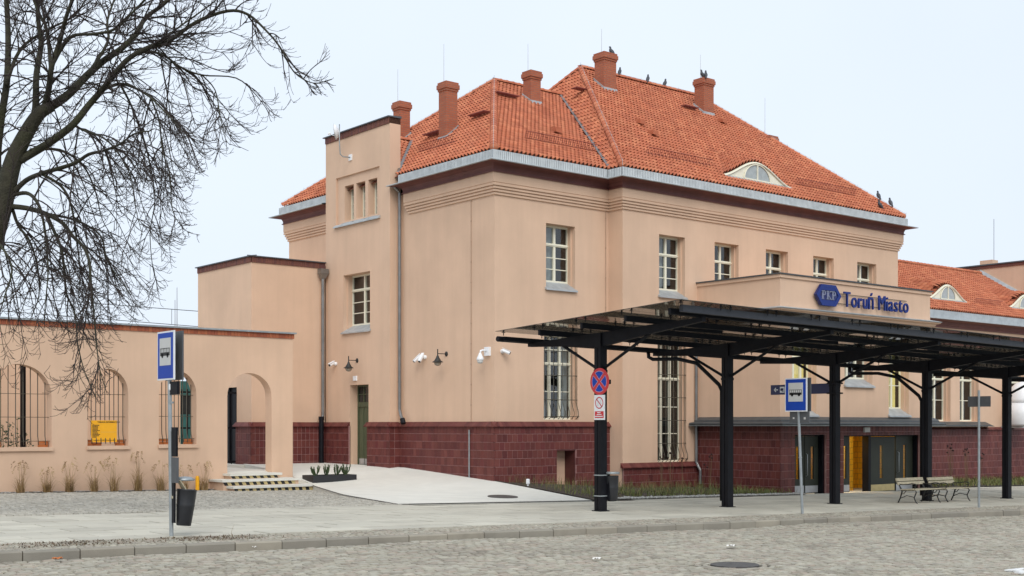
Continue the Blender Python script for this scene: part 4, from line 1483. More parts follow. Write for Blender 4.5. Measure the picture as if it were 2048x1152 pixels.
window(front(BY, 0), W2[0], W2[1], W2[2] + SD, W2[3], 3, (1, 2), .6, inset=.30)
BL = [(BX0, YF), (BX0, BY), (BX1, BY), (BX1, YF)]
bc = MB()
sweep(bc, BL, [(.0, 6.60), (.05, 6.62), (.05, 6.72), (0, 6.72)], False)
sweep(bc, BL, [(.0, 5.42), (.05, 5.42), (.07, 5.48), (.13, 5.50), (.15, 5.56), (.26, 5.60), (.26, 5.63), (0, 5.63)], False)
bc.build('bay_cornice', M['plaster'], ST, fix=False)
bz = MB()
sweep(bz, BL, [(.0, 5.635), (.29, 5.635), (.30, 5.66), (.0, 5.73)], False)
bz.build('bay_flashing', M['zinc'], ST, fix=False)
bz = MB()
sweep(bz, BL, [(-.3, 6.725), (.09, 6.725), (.095, 6.76), (-.3, 6.80)], False)
bz.build('bay_coping', M['zincdark'], ST, fix=False)
hd = MB()
sweep(hd, [(BX0, YF - .05), (BX0, BY), (BX1 + .25, BY)], [(.07, 1.99), (.46, 1.99), (.48, 2.03), (.46, 2.075), (.22, 2.10), (.21, 2.16), (.03, 2.24), (.0, 2.26)], False)
hd.build('lead_hood', M['leadroof'], ST, fix=False)
hl = MB()
sweep(hl, [(BX0, YF - .05), (BX0, BY), (BX1 + .25, BY)], [(.455, 1.965), (.48, 1.965), (.485, 1.985), (.455, 1.988)], False)
hl.build('hood_drip', M['galv'], ST, fix=False)

# entrance doors
def entrance_leaf(x0, x1, slit=True, rot=0.0, hinge='l', kick='kick', handle=None, z1=1.64):
    zb_ = g((x0 + x1) / 2) - .02
    piv = Vector((x0 if hinge == 'l' else x1, BY + .20, 0))
    def mp(a, d, z):
        p = Vector(((x0 + a) - piv.x, (BY + .20 + d) - piv.y, 0))
        c, s_ = math.cos(rot), math.sin(rot)
        return (piv.x + c * p.x - s_ * p.y, piv.y + s_ * p.x + c * p.y, z)
    L = x1 - x0
    mb = MB()
    if slit:
        sx0, sx1 = L * .45, L * .45 + .16
        hx(mb, mp, .01, sx0, 0, .05, zb_, z1); hx(mb, mp, sx1, L - .01, 0, .05, zb_, z1)
        hx(mb, mp, sx0, sx1, 0, .05, zb_, zb_ + .45); hx(mb, mp, sx0, sx1, 0, .05, 1.30, z1)
    else:
        hx(mb, mp, .01, L - .01, 0, .05, zb_, z1)
    lo = mb.build('entrance_door', M['dgreen'], ST)
    if slit:
        p = MB(); p.quad(mp(sx0, .02, zb_ + .45), mp(sx1, .02, zb_ + .45), mp(sx1, .02, 1.30), mp(sx0, .02, 1.30)); p.build('pane', M['pane'], lo, fix=False)
    k_ = MB(); hx(k_, mp, .03, L - .03, -.006, 0, zb_ + .02, zb_ + .24); k_.build('kick_plate', M[kick], lo)
    if handle is not None:
        h_ = MB()
        hxp = L * handle
        h_.tube([mp(hxp, 0, .35), mp(hxp, -.07, .38), mp(hxp, -.07, 1.05), mp(hxp, 0, 1.08)], .015, 6)
        h_.build('handle', M['galv'], lo, smooth=True)
    return lo
entrance_leaf(8.86, 9.64, True, handle=None)
entrance_leaf(9.65, 10.36, True, handle=.08)
entrance_leaf(11.42, 12.06, True, handle=None)
entrance_leaf(13.05, 14.66, True, kick='stripe_y', handle=None, z1=1.60)
entrance_leaf(14.70, 15.74, True, handle=.1, z1=1.62)
ef = MB()
ef.box(10.37, 10.45, BY + .05, BY + .3, -.4, 1.68); ef.box(12.90, 13.04, BY + .05, BY + .3, -.4, 1.62); ef.box(8.83, 10.45, BY + .10, BY + .26, 1.645, 1.70); ef.box(11.38, 15.8, BY + .10, BY + .26, 1.62, 1.68)
ef.box(15.75, 15.8, BY + .05, BY + .3, -.5, 1.63)
ef.build('door_frame', M['black'], ST)
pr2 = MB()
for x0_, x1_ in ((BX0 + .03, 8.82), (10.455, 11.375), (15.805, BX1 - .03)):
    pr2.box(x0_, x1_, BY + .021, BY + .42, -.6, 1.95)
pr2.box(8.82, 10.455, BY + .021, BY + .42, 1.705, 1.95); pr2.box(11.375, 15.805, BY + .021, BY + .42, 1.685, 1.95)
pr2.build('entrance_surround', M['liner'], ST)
# lobby behind the open door
lb_ = MB()
lb_.quad((11.6, -3.1, -.6), (14.2, -2.5, -.6), (14.2, -2.5, 2.3), (11.6, -3.1, 2.3))
lb_.quad((8.3, -1.2, -.6), (16.3, -1.2, -.6), (16.3, -1.2, 2.3), (8.3, -1.2, 2.3))
lb_.quad((8.3, -3.8, -.6), (8.3, -1.2, -.6), (8.3, -1.2, 2.3), (8.3, -3.8, 2.3))
lb_.quad((16.3, -3.8, -.6), (16.3, -1.2, -.6), (16.3, -1.2, 2.3), (16.3, -3.8, 2.3))
lb_.build('lobby_wall', M['ytile'], ST, fix=False)
lb_ = MB(); lb_.quad((8.3, -3.85, 2.3), (16.3, -3.85, 2.3), (16.3, -1.2, 2.3), (8.3, -1.2, 2.3)); lb_.build('lobby_ceiling', M['signwhite'], ST, fix=False)
lb_ = MB(); lb_.quad((8.3, -4.0, -.25), (16.3, -4.0, -.33), (16.3, -1.2, -.33), (8.3, -1.2, -.25)); lb_.build('lobby_floor', M['slab'], ST, fix=False)
ll = bpy.data.lights.new('lobby_lamp', 'AREA'); ll.energy = 85; ll.size = 1.2; ll.color = (1, .93, .8)
lo_ = bpy.data.objects.new('lobby_lamp', ll); COL.objects.link(lo_); lo_.location = (12.6, -3.3, 2.25); lo_.parent = ST

# ---------------- downpipes and conductors
def pipe(pts, r=.055, m='pipe', collars=(), name='downpipe', hopper=None, black=None):
    mb = MB(); mb.tube(pts, r, 10)
    for c in collars: mb.lathe([(r + .008, -.02), (r + .008, .02)], c, 10)
    o = mb.build(name, M[m], ST, smooth=False)
    if hopper:
        x, y, z = hopper
        h = MB()
        h.hexa([(x - .07, y - .07, z), (x + .07, y - .07, z), (x + .07, y + .07, z), (x - .07, y + .07, z)], [(x - .15, y - .13, z + .18), (x + .15, y - .13, z + .18), (x + .15, y + .10, z + .18), (x - .15, y + .10, z + .18)])
        h.box(x - .155, x + .155, y - .135, y + .105, z + .18, z + .34)
        h.build('hopper', M['pipe'], o)
    if black:
        b = MB(); b.lathe([(.085, 0), (.085, black[3] - .12), (.10, black[3] - .12), (.10, black[3])], black[:3], 10)
        b.build('cast_iron_foot', M['black'], o, smooth=False)
    return o
px_ = TX - .17
pipe([(px_ - .03, 8.86, 7.35), (px_ - .03, 8.86, 2.35), (px_ - .09, 8.86, 2.1)], .06, collars=[(px_ - .03, 8.86, z) for z in (6.2, 4.6, 3.0)], hopper=(px_ - .03, 8.86, 7.1), black=(px_ - .09, 8.86, .55, 1.75))
pipe([(-.36, 4.80, 9.75), (-.13, 4.80, 9.55), (-.13, 4.80, 2.5), (-.17, 4.66, 2.3), (-.20, 4.52, 2.17)], .052, collars=[(-.13, 4.80, z) for z in (8.7, 6.9, 5.1, 3.4)])
mb = MB(); mb.tube([(-.20, 4.54, 2.2), (-.21, 4.46, 2.05)], .085, 10); mb.build('pipe_shoe', M['black'], ST)
pipe([(8.00, YF - .09, 5.0), (8.00, YF - .09, .78), (8.02, YF - .16, .62), (8.05, YF - .22, .50), (8.05, YF - .22, .05)], .05, collars=[(8.00, YF - .09, z) for z in (3.6, 2.3, 1.2)])
pipe([(-.02, 1.12, 9.4), (-.02, 1.12, 2.1)], .009, 'conductor', [(-.02, 1.12, 2.6 + k * .62) for k in range(11)], name='conductor')
pipe([(-.09, 1.12, 1.85), (-.09, 1.12, .36)], .022, 'galv', [(-.09, 1.12, 1.75)], name='conductor')
pipe([(XI - .15, -.03, 9.4), (XI - .15, -.03, 2.1)], .009, 'conductor', [(XI - .15, -.03, 2.9 + k * .95) for k in range(7)], name='conductor')
pipe([(XI - .25, -.10, 1.75), (XI - .25, -.10, .1)], .02, 'galv', [(XI - .25, -.10, 1.65)], name='conductor')
mb = MB()
hx(mb, ts, ya(7.15), ya(6.95), -.05, 0, 3.50, 3.66)
mb.build('door_light', M['white'], ST)
mb = MB(); mb.box(12.45, 12.75, BY - .12, BY - .0, 1.76, 1.92); mb.build('hood_camera', M['palegrey'], ST)  # small camera under the hood, built as a plain box

# ================================================================== LOW WING, RIGHT
WG = thing('station_wing', 'single storey station wing with eyebrow dormers beyond the entrance bay', 'building', (26, 0, 0))
WX1 = 33.0
WWIN = [(22.1, 23.5), (24.2, 25.65), (28.1, 29.5), (30.2, 31.6)]
ww = MB()
wallface(ww, lambda a, d, z: (XR + a, YF + d, z), WX1 - XR, -.9, 6.1, [(a - XR, b - XR, 2.17, 4.95) for a, b in WWIN])
for a, b in WWIN: stepped_reveal(ww, front(YF, 0), a, b, 2.17, 4.95)
ww.build('wall', M['plaster'], WG)
for a, b in WWIN:
    window(front(YF, 0), a, b, 2.17, 4.95, 2, (1, 2), .62, sill=False, parent=WG)
wc = MB()
WL = [(XR + .02, YF), (WX1, YF)]
sweep(wc, WL, [(.0, 6.0), (.06, 6.0), (.06, 6.06), (.10, 6.10), (.14, 6.22), (.42, 6.28)], False)
wc.build('cornice', M['cornice'], WG, fix=False)
wc = MB()
sweep(wc, WL, [(.36, 6.285), (.48, 6.285), (.48, 6.32), (.24, 6.36), (.22, 6.36), (.22, 6.66), (.15, 6.68)], False)
wc.build('gutter', M['zinc'], WG, fix=False)
WE, WZE, WRY, WRZ = YF - .2, 6.67, 3.5, 9.30
kW = (WRZ - WZE) / (WRY - WE)
WD = [(24.5, .12, 1.75, .66), (30.9, .12, 1.75, .66)]
def bump_wing(x, y):
    o = 0.0
    for cx, cy, w_, h_ in WD:
        t = abs(x - cx) / w_
        if t < 1 and y >= cy:
            o = max(o, h_ * (.5 + .5 * math.cos(PI * t)) ** 1.15 - (kW - .25) * (y - cy))
    return max(0, o)
wr_ = MB()
nx, ny = 110, 30
yy = [WE, WD[0][1] - .001] + [WD[0][1] + .0005 + k * (WRY - WD[0][1]) / (ny - 2) for k in range(ny - 1)]
gr = [[(XR + (WX1 - XR) * i / nx, y_, WZE + kW * (y_ - WE) + bump_wing(XR + (WX1 - XR) * i / nx, y_) - .03) for i in range(nx + 1)] for y_ in yy]
for j, (a, b) in enumerate(zip(gr, gr[1:])):
    for i in range(nx):
        if j == 1 and (b[i][2] - a[i][2] > .02): continue
        wr_.quad(a[i], a[i + 1], b[i + 1], b[i])
wr_.quad((XR, WRY, WRZ - .03), (WX1, WRY, WRZ - .03), (WX1, 8, WZE - .2), (XR, 8, WZE - .2))
wroof = wr_.build('roof', M['under'], WG, fix=False)
WT = []
slw = math.hypot(WRY - WE, WRZ - WZE)
def wg_in(a, s, q):
    if not (XR + .02 < q.x < WX1 - .02): return False
    return not (WD[0][1] - .12 < q.y < WD[0][1] and bump_wing(q.x, WD[0][1] + .001) > .03)
lay((XR, WE, WZE), (1, 0, 0), (0, WRY - WE, WRZ - WZE), WX1 - XR, slw, wg_in, bump_wing, WT)
WT.sort(key=lambda t: t[0])
wt = MB()
ind = 0
for dist, mtx, dsp, q in WT:
    u_, v_, d_ = project(*q)
    if dsp is None and ind < 300 and 1862 < u_ < 2048 and q.y > -.7:
        o = link('roof_tile', tile_meshes[random.randrange(8)], wroof, loc=(0, 0, 0))
        o.matrix_local = mtx
        ind += 1
        continue
    wt.tint = U(.02, .98)
    vs = [mtx @ Vector(v) for v in TV]
    if dsp:
        v2 = [Vector((v.x, v.y, v.z + dsp(v.x, v.y))) for v in vs]
        if max(v.z for v in v2) - min(v.z for v in v2) > .42:
            dd_ = max(dsp(v.x, v.y) for v in vs)
            v2 = [Vector((v.x, v.y, v.z + dd_)) for v in vs]
        vs = v2
    wt.add(vs, TF)
wt.build('tile_field', M['roof'], wroof, fix=False, kind='stuff')
ridge((WX1, WRY, WRZ + .02), (XR, WRY, WRZ + .02), wroof)
for cx, cy, w_, h_ in WD:
    eyebrow(cx, cy - .02, w_, h_, lambda x: WZE + kW * (WD[0][1] - WE), WG)
guard((26.4, .0, WZE + kW * (0 - WE) + .03), (28.6, .0, WZE + kW * (0 - WE) + .03), (0, -.3, .95))
# plinth of the wing
WPL = []
keep, PL = PL, WPL
pb = MB(); cb = MB()
fw = lambda a, d, z: (BX1 + a, YF + d, z)
backing(fw, WX1 - BX1, -1, 1.83)
wv = (30.2 - BX1, 31.2 - BX1, -.15, .95)
plinth(fw, WX1 - BX1, -.7, 1.83, .22, .27, [wv], True)
capt(cb, fw, WX1 - BX1, 1.83, 0, 0, .12, .10)
wpl = pb.build('plinth', M['mortar'], WG, fix=False)
rest = MB()
for i, t in enumerate(sorted(WPL, key=pl_dist)):
    u_ = project(*t[0](t[1], 0, t[3]))[0]
    if 1860 < u_ < 2048 and i < 700:
        mb = MB(); mb.tint = U(.02, .98); tile_box(mb, t); mb.build('plinth_tile', M['glazed'], wpl, fix=False)
    else:
        rest.tint = U(.02, .98); tile_box(rest, t)
rest.build('plinth_tile_field', M['glazed'], wpl, fix=False, kind='stuff')
cb.build('plinth_cap', M['glazed'], wpl, fix=False, kind='stuff')
PL = keep
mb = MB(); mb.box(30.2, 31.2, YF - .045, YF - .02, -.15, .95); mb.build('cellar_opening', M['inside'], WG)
# ledge roof over the plinth beside the bay
mb = MB(); mb.hexa([(BX1, YF - .55, 1.95), (26.0, YF - .55, 1.95), (26.4, YF, 1.95), (BX1, YF, 1.95)], [(BX1, YF - .55, 2.0), (25.6, YF - .55, 2.0), (26.2, YF, 2.15), (BX1, YF, 2.15)])
mb.build('ledge_roof', M['leadroof'], WG)

# far block closing the wing
FB = thing('far_station_block', 'plain beige block with dark coping rising behind the wing roof', 'building', (35, 4, 0))
mb = MB(); mb.box(WX1 + .002, 44, .6, 8.0, -1, 9.60)
mb.build('wall', M['plaster'], FB)
mb = MB(); mb.box(WX1 - .05, 44, .5, 8.05, 9.60, 9.74); mb.build('brick_band', M['brickdark'], FB)
mb = MB(); mb.box(WX1 - .10, 44, .45, 8.1, 9.742, 9.80); mb.build('coping', M['zincdark'], FB)
mb = MB(); mb.box(WX1 - .02, 33.5, 2.9, 3.55, 9.802, 10.0); mb.build('chimney', M['plaster'], FB)
mb = MB()
mb.hexa([(WX1 - .12, WE, WZE + .06), (WX1 - .0, WE, WZE + .06), (WX1 - .0, WRY, WRZ + .06), (WX1 - .12, WRY, WRZ + .06)],
        [(WX1 - .06, WE, WZE + .26), (WX1 - .0, WE, WZE + .26), (WX1 - .0, WRY, WRZ + .26), (WX1 - .06, WRY, WRZ + .26)])
mb.build('wall_flashing', M['zinc'], FB)
mb = MB(); mb.tube([(33.3, 3.0, 9.8), (33.3, 3.0, 12.0)], .012, 4); mb.build('lightning_rod', M['pipe'], FB)

# white rounded shell at the right edge
WS = thing('white_shell', 'white rounded shell with a curved seam at the right edge behind the canopy', 'shell', (27.95, -1.35, 1.98))
mb = MB()
mb.lathe([(.60, 0), (.66, .08), (.675, .5), (.64, .98)], (0, 0, 0), 28); mb.build('lower_shell', M['white'], WS, smooth=True, loc=(0, 0, 0))
mb = MB()
mb.lathe([(.615, .99), (.605, 1.15), (.56, 1.4), (.46, 1.65), (.26, 1.85), (0, 1.92)], (0, 0, 0), 28); mb.build('upper_shell', M['white'], WS, smooth=True, loc=(0, 0, 0))
mb = MB(); mb.box(-.5, .5, -.3, .69, -.09, -.002); mb.build('shelf', M['zinc'], WS, loc=(0, 0, 0))

# ================================================================== ARCADE WALL
AW = thing('arcade_wall', 'long beige garden wall with arched openings and brick coping', 'wall', (-12, 4.68, .2))
WY0, WY1 = 4.68, 5.06
WXL, WXR, WTOP = -22.0, -4.13, 4.62
ARCH = [(-16.15, -14.6, 1.40, 3.50, 2.80, True), (-13.15, -11.42, 1.40, 3.60, 2.75, True), (-10.45, -9.30, 1.42, 3.54, 2.85, True), (-8.41, -7.27, 1.44, 3.54, 2.85, True), (-6.30, -4.85, -.2, 3.54, 2.85, False)]
aw = MB()
NA = 18
def arch_pts(a):
    x0, x1, zb_, zt_, zs, _ = a
    cx, r, h = (x0 + x1) / 2, (x1 - x0) / 2, zt_ - zs
    return [(cx - r * math.cos(PI * i / NA), zs + h * math.sin(PI * i / NA)) for i in range(NA + 1)]
xs = [WXL]
for a in ARCH: xs += [a[0], a[1]]
xs.append(WXR)
for y_ in (WY0, WY1):
    for i in range(0, len(xs), 2):
        aw.quad((xs[i], y_, -.4), (xs[i + 1], y_, -.4), (xs[i + 1], y_, WTOP), (xs[i], y_, WTOP))
    for a in ARCH:
        if a[2] > 0: aw.quad((a[0], y_, -.4), (a[1], y_, -.4), (a[1], y_, a[2]), (a[0], y_, a[2]))
        pts = arch_pts(a)
        for p, q in zip(pts, pts[1:]):
            aw.quad((p[0], y_, p[1]), (q[0], y_, q[1]), (q[0], y_, WTOP), (p[0], y_, WTOP))
for a in ARCH:
    pts = [(a[0], a[2])] + arch_pts(a) + [(a[1], a[2])]
    for p, q in zip(pts, pts[1:]):
        aw.quad((p[0], WY0, p[1]), (q[0], WY0, q[1]), (q[0], WY1, q[1]), (p[0], WY1, p[1]))
    aw.quad((a[0], WY0, a[2]), (a[1], WY0, a[2]), (a[1], WY1, a[2]), (a[0], WY1, a[2]))
aw.quad((WXR, WY0, -.4), (WXR, WY1, -.4), (WXR, WY1, WTOP), (WXR, WY0, WTOP))
aw.quad((WXL, WY0, WTOP), (WXR, WY0, WTOP), (WXR, WY1, WTOP), (WXL, WY1, WTOP))
awo = aw.build('wall', M['plaster2'], AW, fix=False)
coping(lambda a, d, z: (WXL + a, WY0 + d, z), WXR - WXL + .04, WTOP, WTOP + .14, awo, M['brick'], thick=.40, proud=.03, pitch=.105, cap=False)
mb = MB(); mb.box(WXL, WXR + .09, WY0 - .09, WY1 + .1, WTOP + .142, WTOP + .19)
mb.build('cap_sheet', M['galv'], awo)
for i, a in enumerate(ARCH):
    x0, x1, zb_, zt_, zs, bars = a
    if not bars: continue
    s = MB(); s.box(x0 - .03, x1 + .03, WY0 - .06, WY0 + .10, zb_ - .10, zb_ - .002)
    s.build('sill', M['plaster2'], AW)
    gm = MB()
    n = 9
    cx, r, h = (x0 + x1) / 2, (x1 - x0) / 2, zt_ - zs
    yg = WY0 + .24
    for k in range(n):
        x = x0 + (x1 - x0) * (k + .5) / n
        zt2 = zs + h * math.sqrt(max(0, 1 - ((x - cx) / r) ** 2))
        gm.tube([(x, yg, zt2), (x, yg, zb_ + .42), (x - .02, yg - .06, zb_ + .30), (x - .03, yg - .13, zb_ + .18), (x - .03, yg - .13, zb_ + .10), (x, yg - .06, zb_ + .06)], .013, 5)
    for z in (zb_ + .16, zb_ + .80, zb_ + 1.42):
        gm.tube([(x0, yg - (.10 if z < zb_ + .3 else .01), z), (x1, yg - (.10 if z < zb_ + .3 else .01), z)], .010, 4)
    gm.build('grille', M['grille'], AW, smooth=True)
    br = MB()
    for xx in (x0 + .12, x0 + .36, x1 - .14):
        for z in (0, 1):
            br.box(xx - .115, xx + .115, yg - .02, yg + .10, zb_ + .001 + z * .085, zb_ + .078 + z * .085)
    br.build('brick_packing', M['terracotta'], AW)
# wall behind the arcade and things seen through the openings
BW = thing('yard_wall', 'pale plaster yard wall seen through the arched openings', 'wall', (-12, 8.0, .6))
mb = MB(); mb.box(-22, -5.80, 9.0, 9.25, .5, 4.45); mb.build('wall', M['plaster2'], BW)
PO = thing('yard_post', 'dark steel post seen through the leftmost arched opening', 'post', (-11.55, 6.6, .6))
mb = MB(); mb.box(-.06, .06, -.06, .06, 0, 3.4); mb.box(-.10, .10, -.10, .10, 0, .03); mb.build('shaft', M['black'], PO, loc=(0, 0, 0))
# carriage beyond
TR = thing('railway_carriage', 'teal railway carriage glimpsed through the third arched opening', 'train', (2.0, 24, .6))
mb = MB(); mb.box(-9, 2.2, 0, 2.8, .2, 1.9); mb.box(-9, 2.2, 0, 2.8, 2.75, 3.4); mb.build('body', M['teal'], TR, loc=(0, 0, 0))
mb = MB(); mb.box(-9, 2.2, .05, 2.7, 1.9, 2.75); mb.build('window_band', M['darkpane'], TR, loc=(0, 0, 0))
mb = MB(); mb.box(-9, 2.2, .3, 2.5, -.4, .2); mb.build('underframe', M['black'], TR, loc=(0, 0, 0))
GT = thing('yard_gate', 'dark barred gate beside the annex seen through the third arch', 'gate', (-4.4, 10.2, .6))
mb = MB()
for k in range(16): mb.tube([(-1.6 + k * .2, 0, 0), (-1.6 + k * .2, 0, 2.6)], .02, 5)
mb.build('bars', M['black'], GT, loc=(0, 0, 0))
mb = MB()
for z in (.15, 1.3, 2.5): mb.box(-1.65, 1.45, -.025, .025, z - .03, z + .03)
mb.build('rails', M['black'], GT, loc=(0, 0, 0))

# steps at the passage
SPS = thing('steps', 'three concrete steps with black and yellow striped risers at the passage arch', 'steps', (-5.5, 4.2, .1))
for (x0, x1, y0, z0, z1) in ((-6.75, -3.95, 3.40, .0, .245), (-6.9, -4.35, 3.78, .245, .42), (-6.45, -4.75, 4.20, .42, .575)):
    mb = MB(); mb.box(x0, x1, y0, WY0 + .3 if z1 > .5 else WY0 - .002, z1 - .065, z1); mb.build('tread', M['concrete'], SPS)
    mb = MB(); mb.box(x0 + .06, x1 - .06, y0 + .06, WY0 - .003, z0 - .3, z1 - .065); mb.build('riser', M['plaster2'], SPS)
    n = int((x1 - x0 - .2) / .115)
    st_y, st_b = MB(), MB()
    for k in range(n):
        xa = x0 + .10 + k * .115
        (st_y if k % 2 else st_b).hexa([(xa, y0 + .052, z0 + .012), (xa + .113, y0 + .052, z0 + .012), (xa + .113, y0 + .06, z0 + .012), (xa, y0 + .06, z0 + .012)],
                                      [(xa - .05, y0 + .052, z1 - .07), (xa + .063, y0 + .052, z1 - .07), (xa + .063, y0 + .06, z1 - .07), (xa - .05, y0 + .06, z1 - .07)])
    st_y.build('yellow_stripe', M['stripe_y'], SPS); st_b.build('black_stripe', M['ink'], SPS)

# planter
PLN = thing('planter', 'long low black planter box at the end of the arcade wall', 'planter', (-3.1, 3.95, .2))
mb = MB()
x0, x1, y0, y1, z0, z1 = -3.93, -2.40, 3.80, 4.45, .12, .475
mb.box(x0, x1, y0, y0 + .03, z0, z1); mb.box(x0, x1, y1 - .03, y1, z0, z1); mb.box(x0, x0 + .03, y0 + .03, y1 - .03, z0, z1); mb.box(x1 - .03, x1, y0 + .03, y1 - .03, z0, z1)
mb.build('box', M['bin'], PLN)
mb = MB(); mb.box(x0 + .031, x1 - .031, y0 + .031, y1 - .031, z0, z1 - .03); mb.build('soil', M['soil'], PLN)
for k, x in enumerate((-3.68, -3.32, -2.95, -2.62)):
    mb = MB()
    for s in range(9):
        a = U(0, 2 * PI); l = U(.16, .32); ln = U(.05, .16)
        bx, by = x + U(-.04, .04), 4.1 + U(-.05, .05)
        tip = Vector((bx + math.cos(a) * ln, by + math.sin(a) * ln, z1 + l))
        mid_ = Vector((bx + math.cos(a) * ln * .7, by + math.sin(a) * ln * .7, z1 + l * .4))
        mb.tint = U(.02, .98)
        mb.tube([(bx, by, z1 - .05), mid_, tip], [.012, .022, .012], 5)
        for q in range(26):
            t = U(.25, 1.0)
            c = (mid_.lerp(tip, (t - .25) / .75))
            b_ = U(0, 2 * PI)
            dv = Vector((math.cos(b_), math.sin(b_), .9)).normalized()
            sv = dv.orthogonal().normalized() * .010
            mb.tint = U(.02, .98)
            mb.add([c - sv, c + sv, c + dv * .05], [(0, 1, 2)])
    mb.build('conifer_shrub', M['leaf'], fix=False, label=('leftmost', 'second from left', 'third from left', 'rightmost')[k] + ' small upright evergreen shrub in the black planter', cat='shrub', group='shrubs in the planter')

# yellow notice on the second grille
NB = thing('notice_board', 'yellow construction information board on the barred arch opening', 'sign', (-9.9, 4.86, 1.5))
mb = MB(); mb.box(-10.30, -9.58, 4.80, 4.812, 1.52, 2.12); mb.build('board', M['yellow'], NB)
me = textmesh('TABLICA INFORMACYJNA', .055, M['ink'], .002, .0012)
o = link('heading', me, NB, loc=(-10.13 + 9.9, 4.796 - 4.86, 2.055 - 1.5), rot=(PI / 2, 0, 0))
mb = MB()
for k in range(10):
    z = 1.985 - k * .036
    L = U(.10, .23)
    xx = -10.27
    while xx < -10.27 + L:
        wv_ = U(.02, .05)
        mb.box(xx, xx + wv_, 4.795, 4.799, z - .010, z + .010)
        xx += wv_ + .008
for k in range(26):
    xx = -10.24 + k * .024
    mb.box(xx, xx + .014, 4.795, 4.799, 1.555 + .012 * R(), 1.575 + .012 * R())
mb.build('print_lines', M['ink'], NB)
mb = MB(); mb.box(-10.03, -9.59, 4.796, 4.799, 1.795, 1.80); mb.build('rule', M['stripe_y'], NB)

# ================================================================== CANOPY
CN = thing('bus_stop_canopy', 'long black steel canopy with dark glass roof over the bus stop pavement', 'canopy', (4.2, -9.0, 0))
CX = [-3.95 + 4.1 * k for k in range(6)]
def cy_(x): return -8.75 - .03 * (x + 3.95)
def top_z(x, t):                 # t: offset from the column line in Y; the glass rises to the street
    return 4.16 + g(x) - g(-3.95) - .048 * (t - 2.0)
def cp(x, t, z): return (x, cy_(x) + t, z)
for x in CX:
    zb_, yc = g(x), cy_(x)
    arm_z = top_z(x, 0) - .21
    mb = MB()
    for s in (-1, 1):            # twin channel column
        mb.box(x - .10, x + .10, yc + (.010 if s > 0 else -.10), yc + (.10 if s > 0 else -.010), zb_ - .1, arm_z - .35)
    mb.box(x - .08, x + .08, yc - .02, yc + .02, zb_ - .1, arm_z - .3)
    mb.box(x - .14, x + .14, yc - .14, yc + .14, zb_ - .02, zb_ + .018)
    mb.box(x - .11, x + .11, yc - .11, yc + .11, arm_z - .9, arm_z - .84)
    mb.box(x - .095, x + .095, yc - .095, yc + .095, arm_z - .35, arm_z - .02)
    mb.build('column', M['black'], CN)
    am = MB()
    ts_ = [2.45, 1.2, .15, -.15, -1.4, -3.05]
    hs_ = [.08, .19, .31, .31, .20, .09]
    vs = []
    for t, h in zip(ts_, hs_):
        zt_ = top_z(x, t) - .22
        for sx in (-.055, .055):
            vs += [cp(x + sx, t, zt_ - h), cp(x + sx, t, zt_)]
    fs = []
    for i in range(len(ts_) - 1):
        a = i * 4; b = a + 4
        fs += [(a, a + 1, b + 1, b), (a + 2, b + 2, b + 3, a + 3), (a + 1, a + 3, b + 3, b + 1), (a, b, b + 2, a + 2)]
    fs += [(0, 2, 3, 1), (len(vs) - 4, len(vs) - 3, len(vs) - 1, len(vs) - 2)]
    am.add(vs, fs)
    am.build('arm', M['black'], CN)
    for s, tt in ((1, 1.25), (-1, -1.55)):
        b = MB()
        b.tube([cp(x, s * .12, arm_z - .80), cp(x, tt, top_z(x, tt) - .22 - .17)], .036, 8)
        b.build('brace', M['black'], CN)
XL_, XE_ = CX[0] - 1.03, CX[-1] + 1.2
for t, w_, h_ in ((2.32, .06, .10), (1.05, .07, .12), (-.35, .07, .12), (-1.7, .07, .12), (-2.95, .07, .12)):
    mb = MB()
    a, b = XL_ + .15, XE_
    mb.hexa([cp(a, t - w_ / 2, top_z(a, t) - .218), cp(b, t - w_ / 2, top_z(b, t) - .218), cp(b, t + w_ / 2, top_z(b, t) - .218), cp(a, t + w_ / 2, top_z(a, t) - .218)],
            [cp(a, t - w_ / 2, top_z(a, t) - .218 + h_ * 1.0), cp(b, t - w_ / 2, top_z(b, t) - .218 + h_ * 1.0), cp(b, t + w_ / 2, top_z(b, t) - .218 + h_ * 1.0), cp(a, t + w_ / 2, top_z(a, t) - .218 + h_ * 1.0)])
    mb.build('purlin', M['black'], CN)
mb = MB()
a, b = XL_ + .25, XE_
for t in (-3.18, ):
    mb.hexa([cp(a, t - .05, top_z(a, t) - .19), cp(b, t - .05, top_z(b, t) - .19), cp(b, t + .05, top_z(b, t) - .19), cp(a, t + .05, top_z(a, t) - .19)],
            [cp(a, t - .05, top_z(a, t) - .05), cp(b, t - .05, top_z(b, t) - .05), cp(b, t + .05, top_z(b, t) - .05), cp(a, t + .05, top_z(a, t) - .05)])
mb.build('fascia', M['steelgrey'], CN)
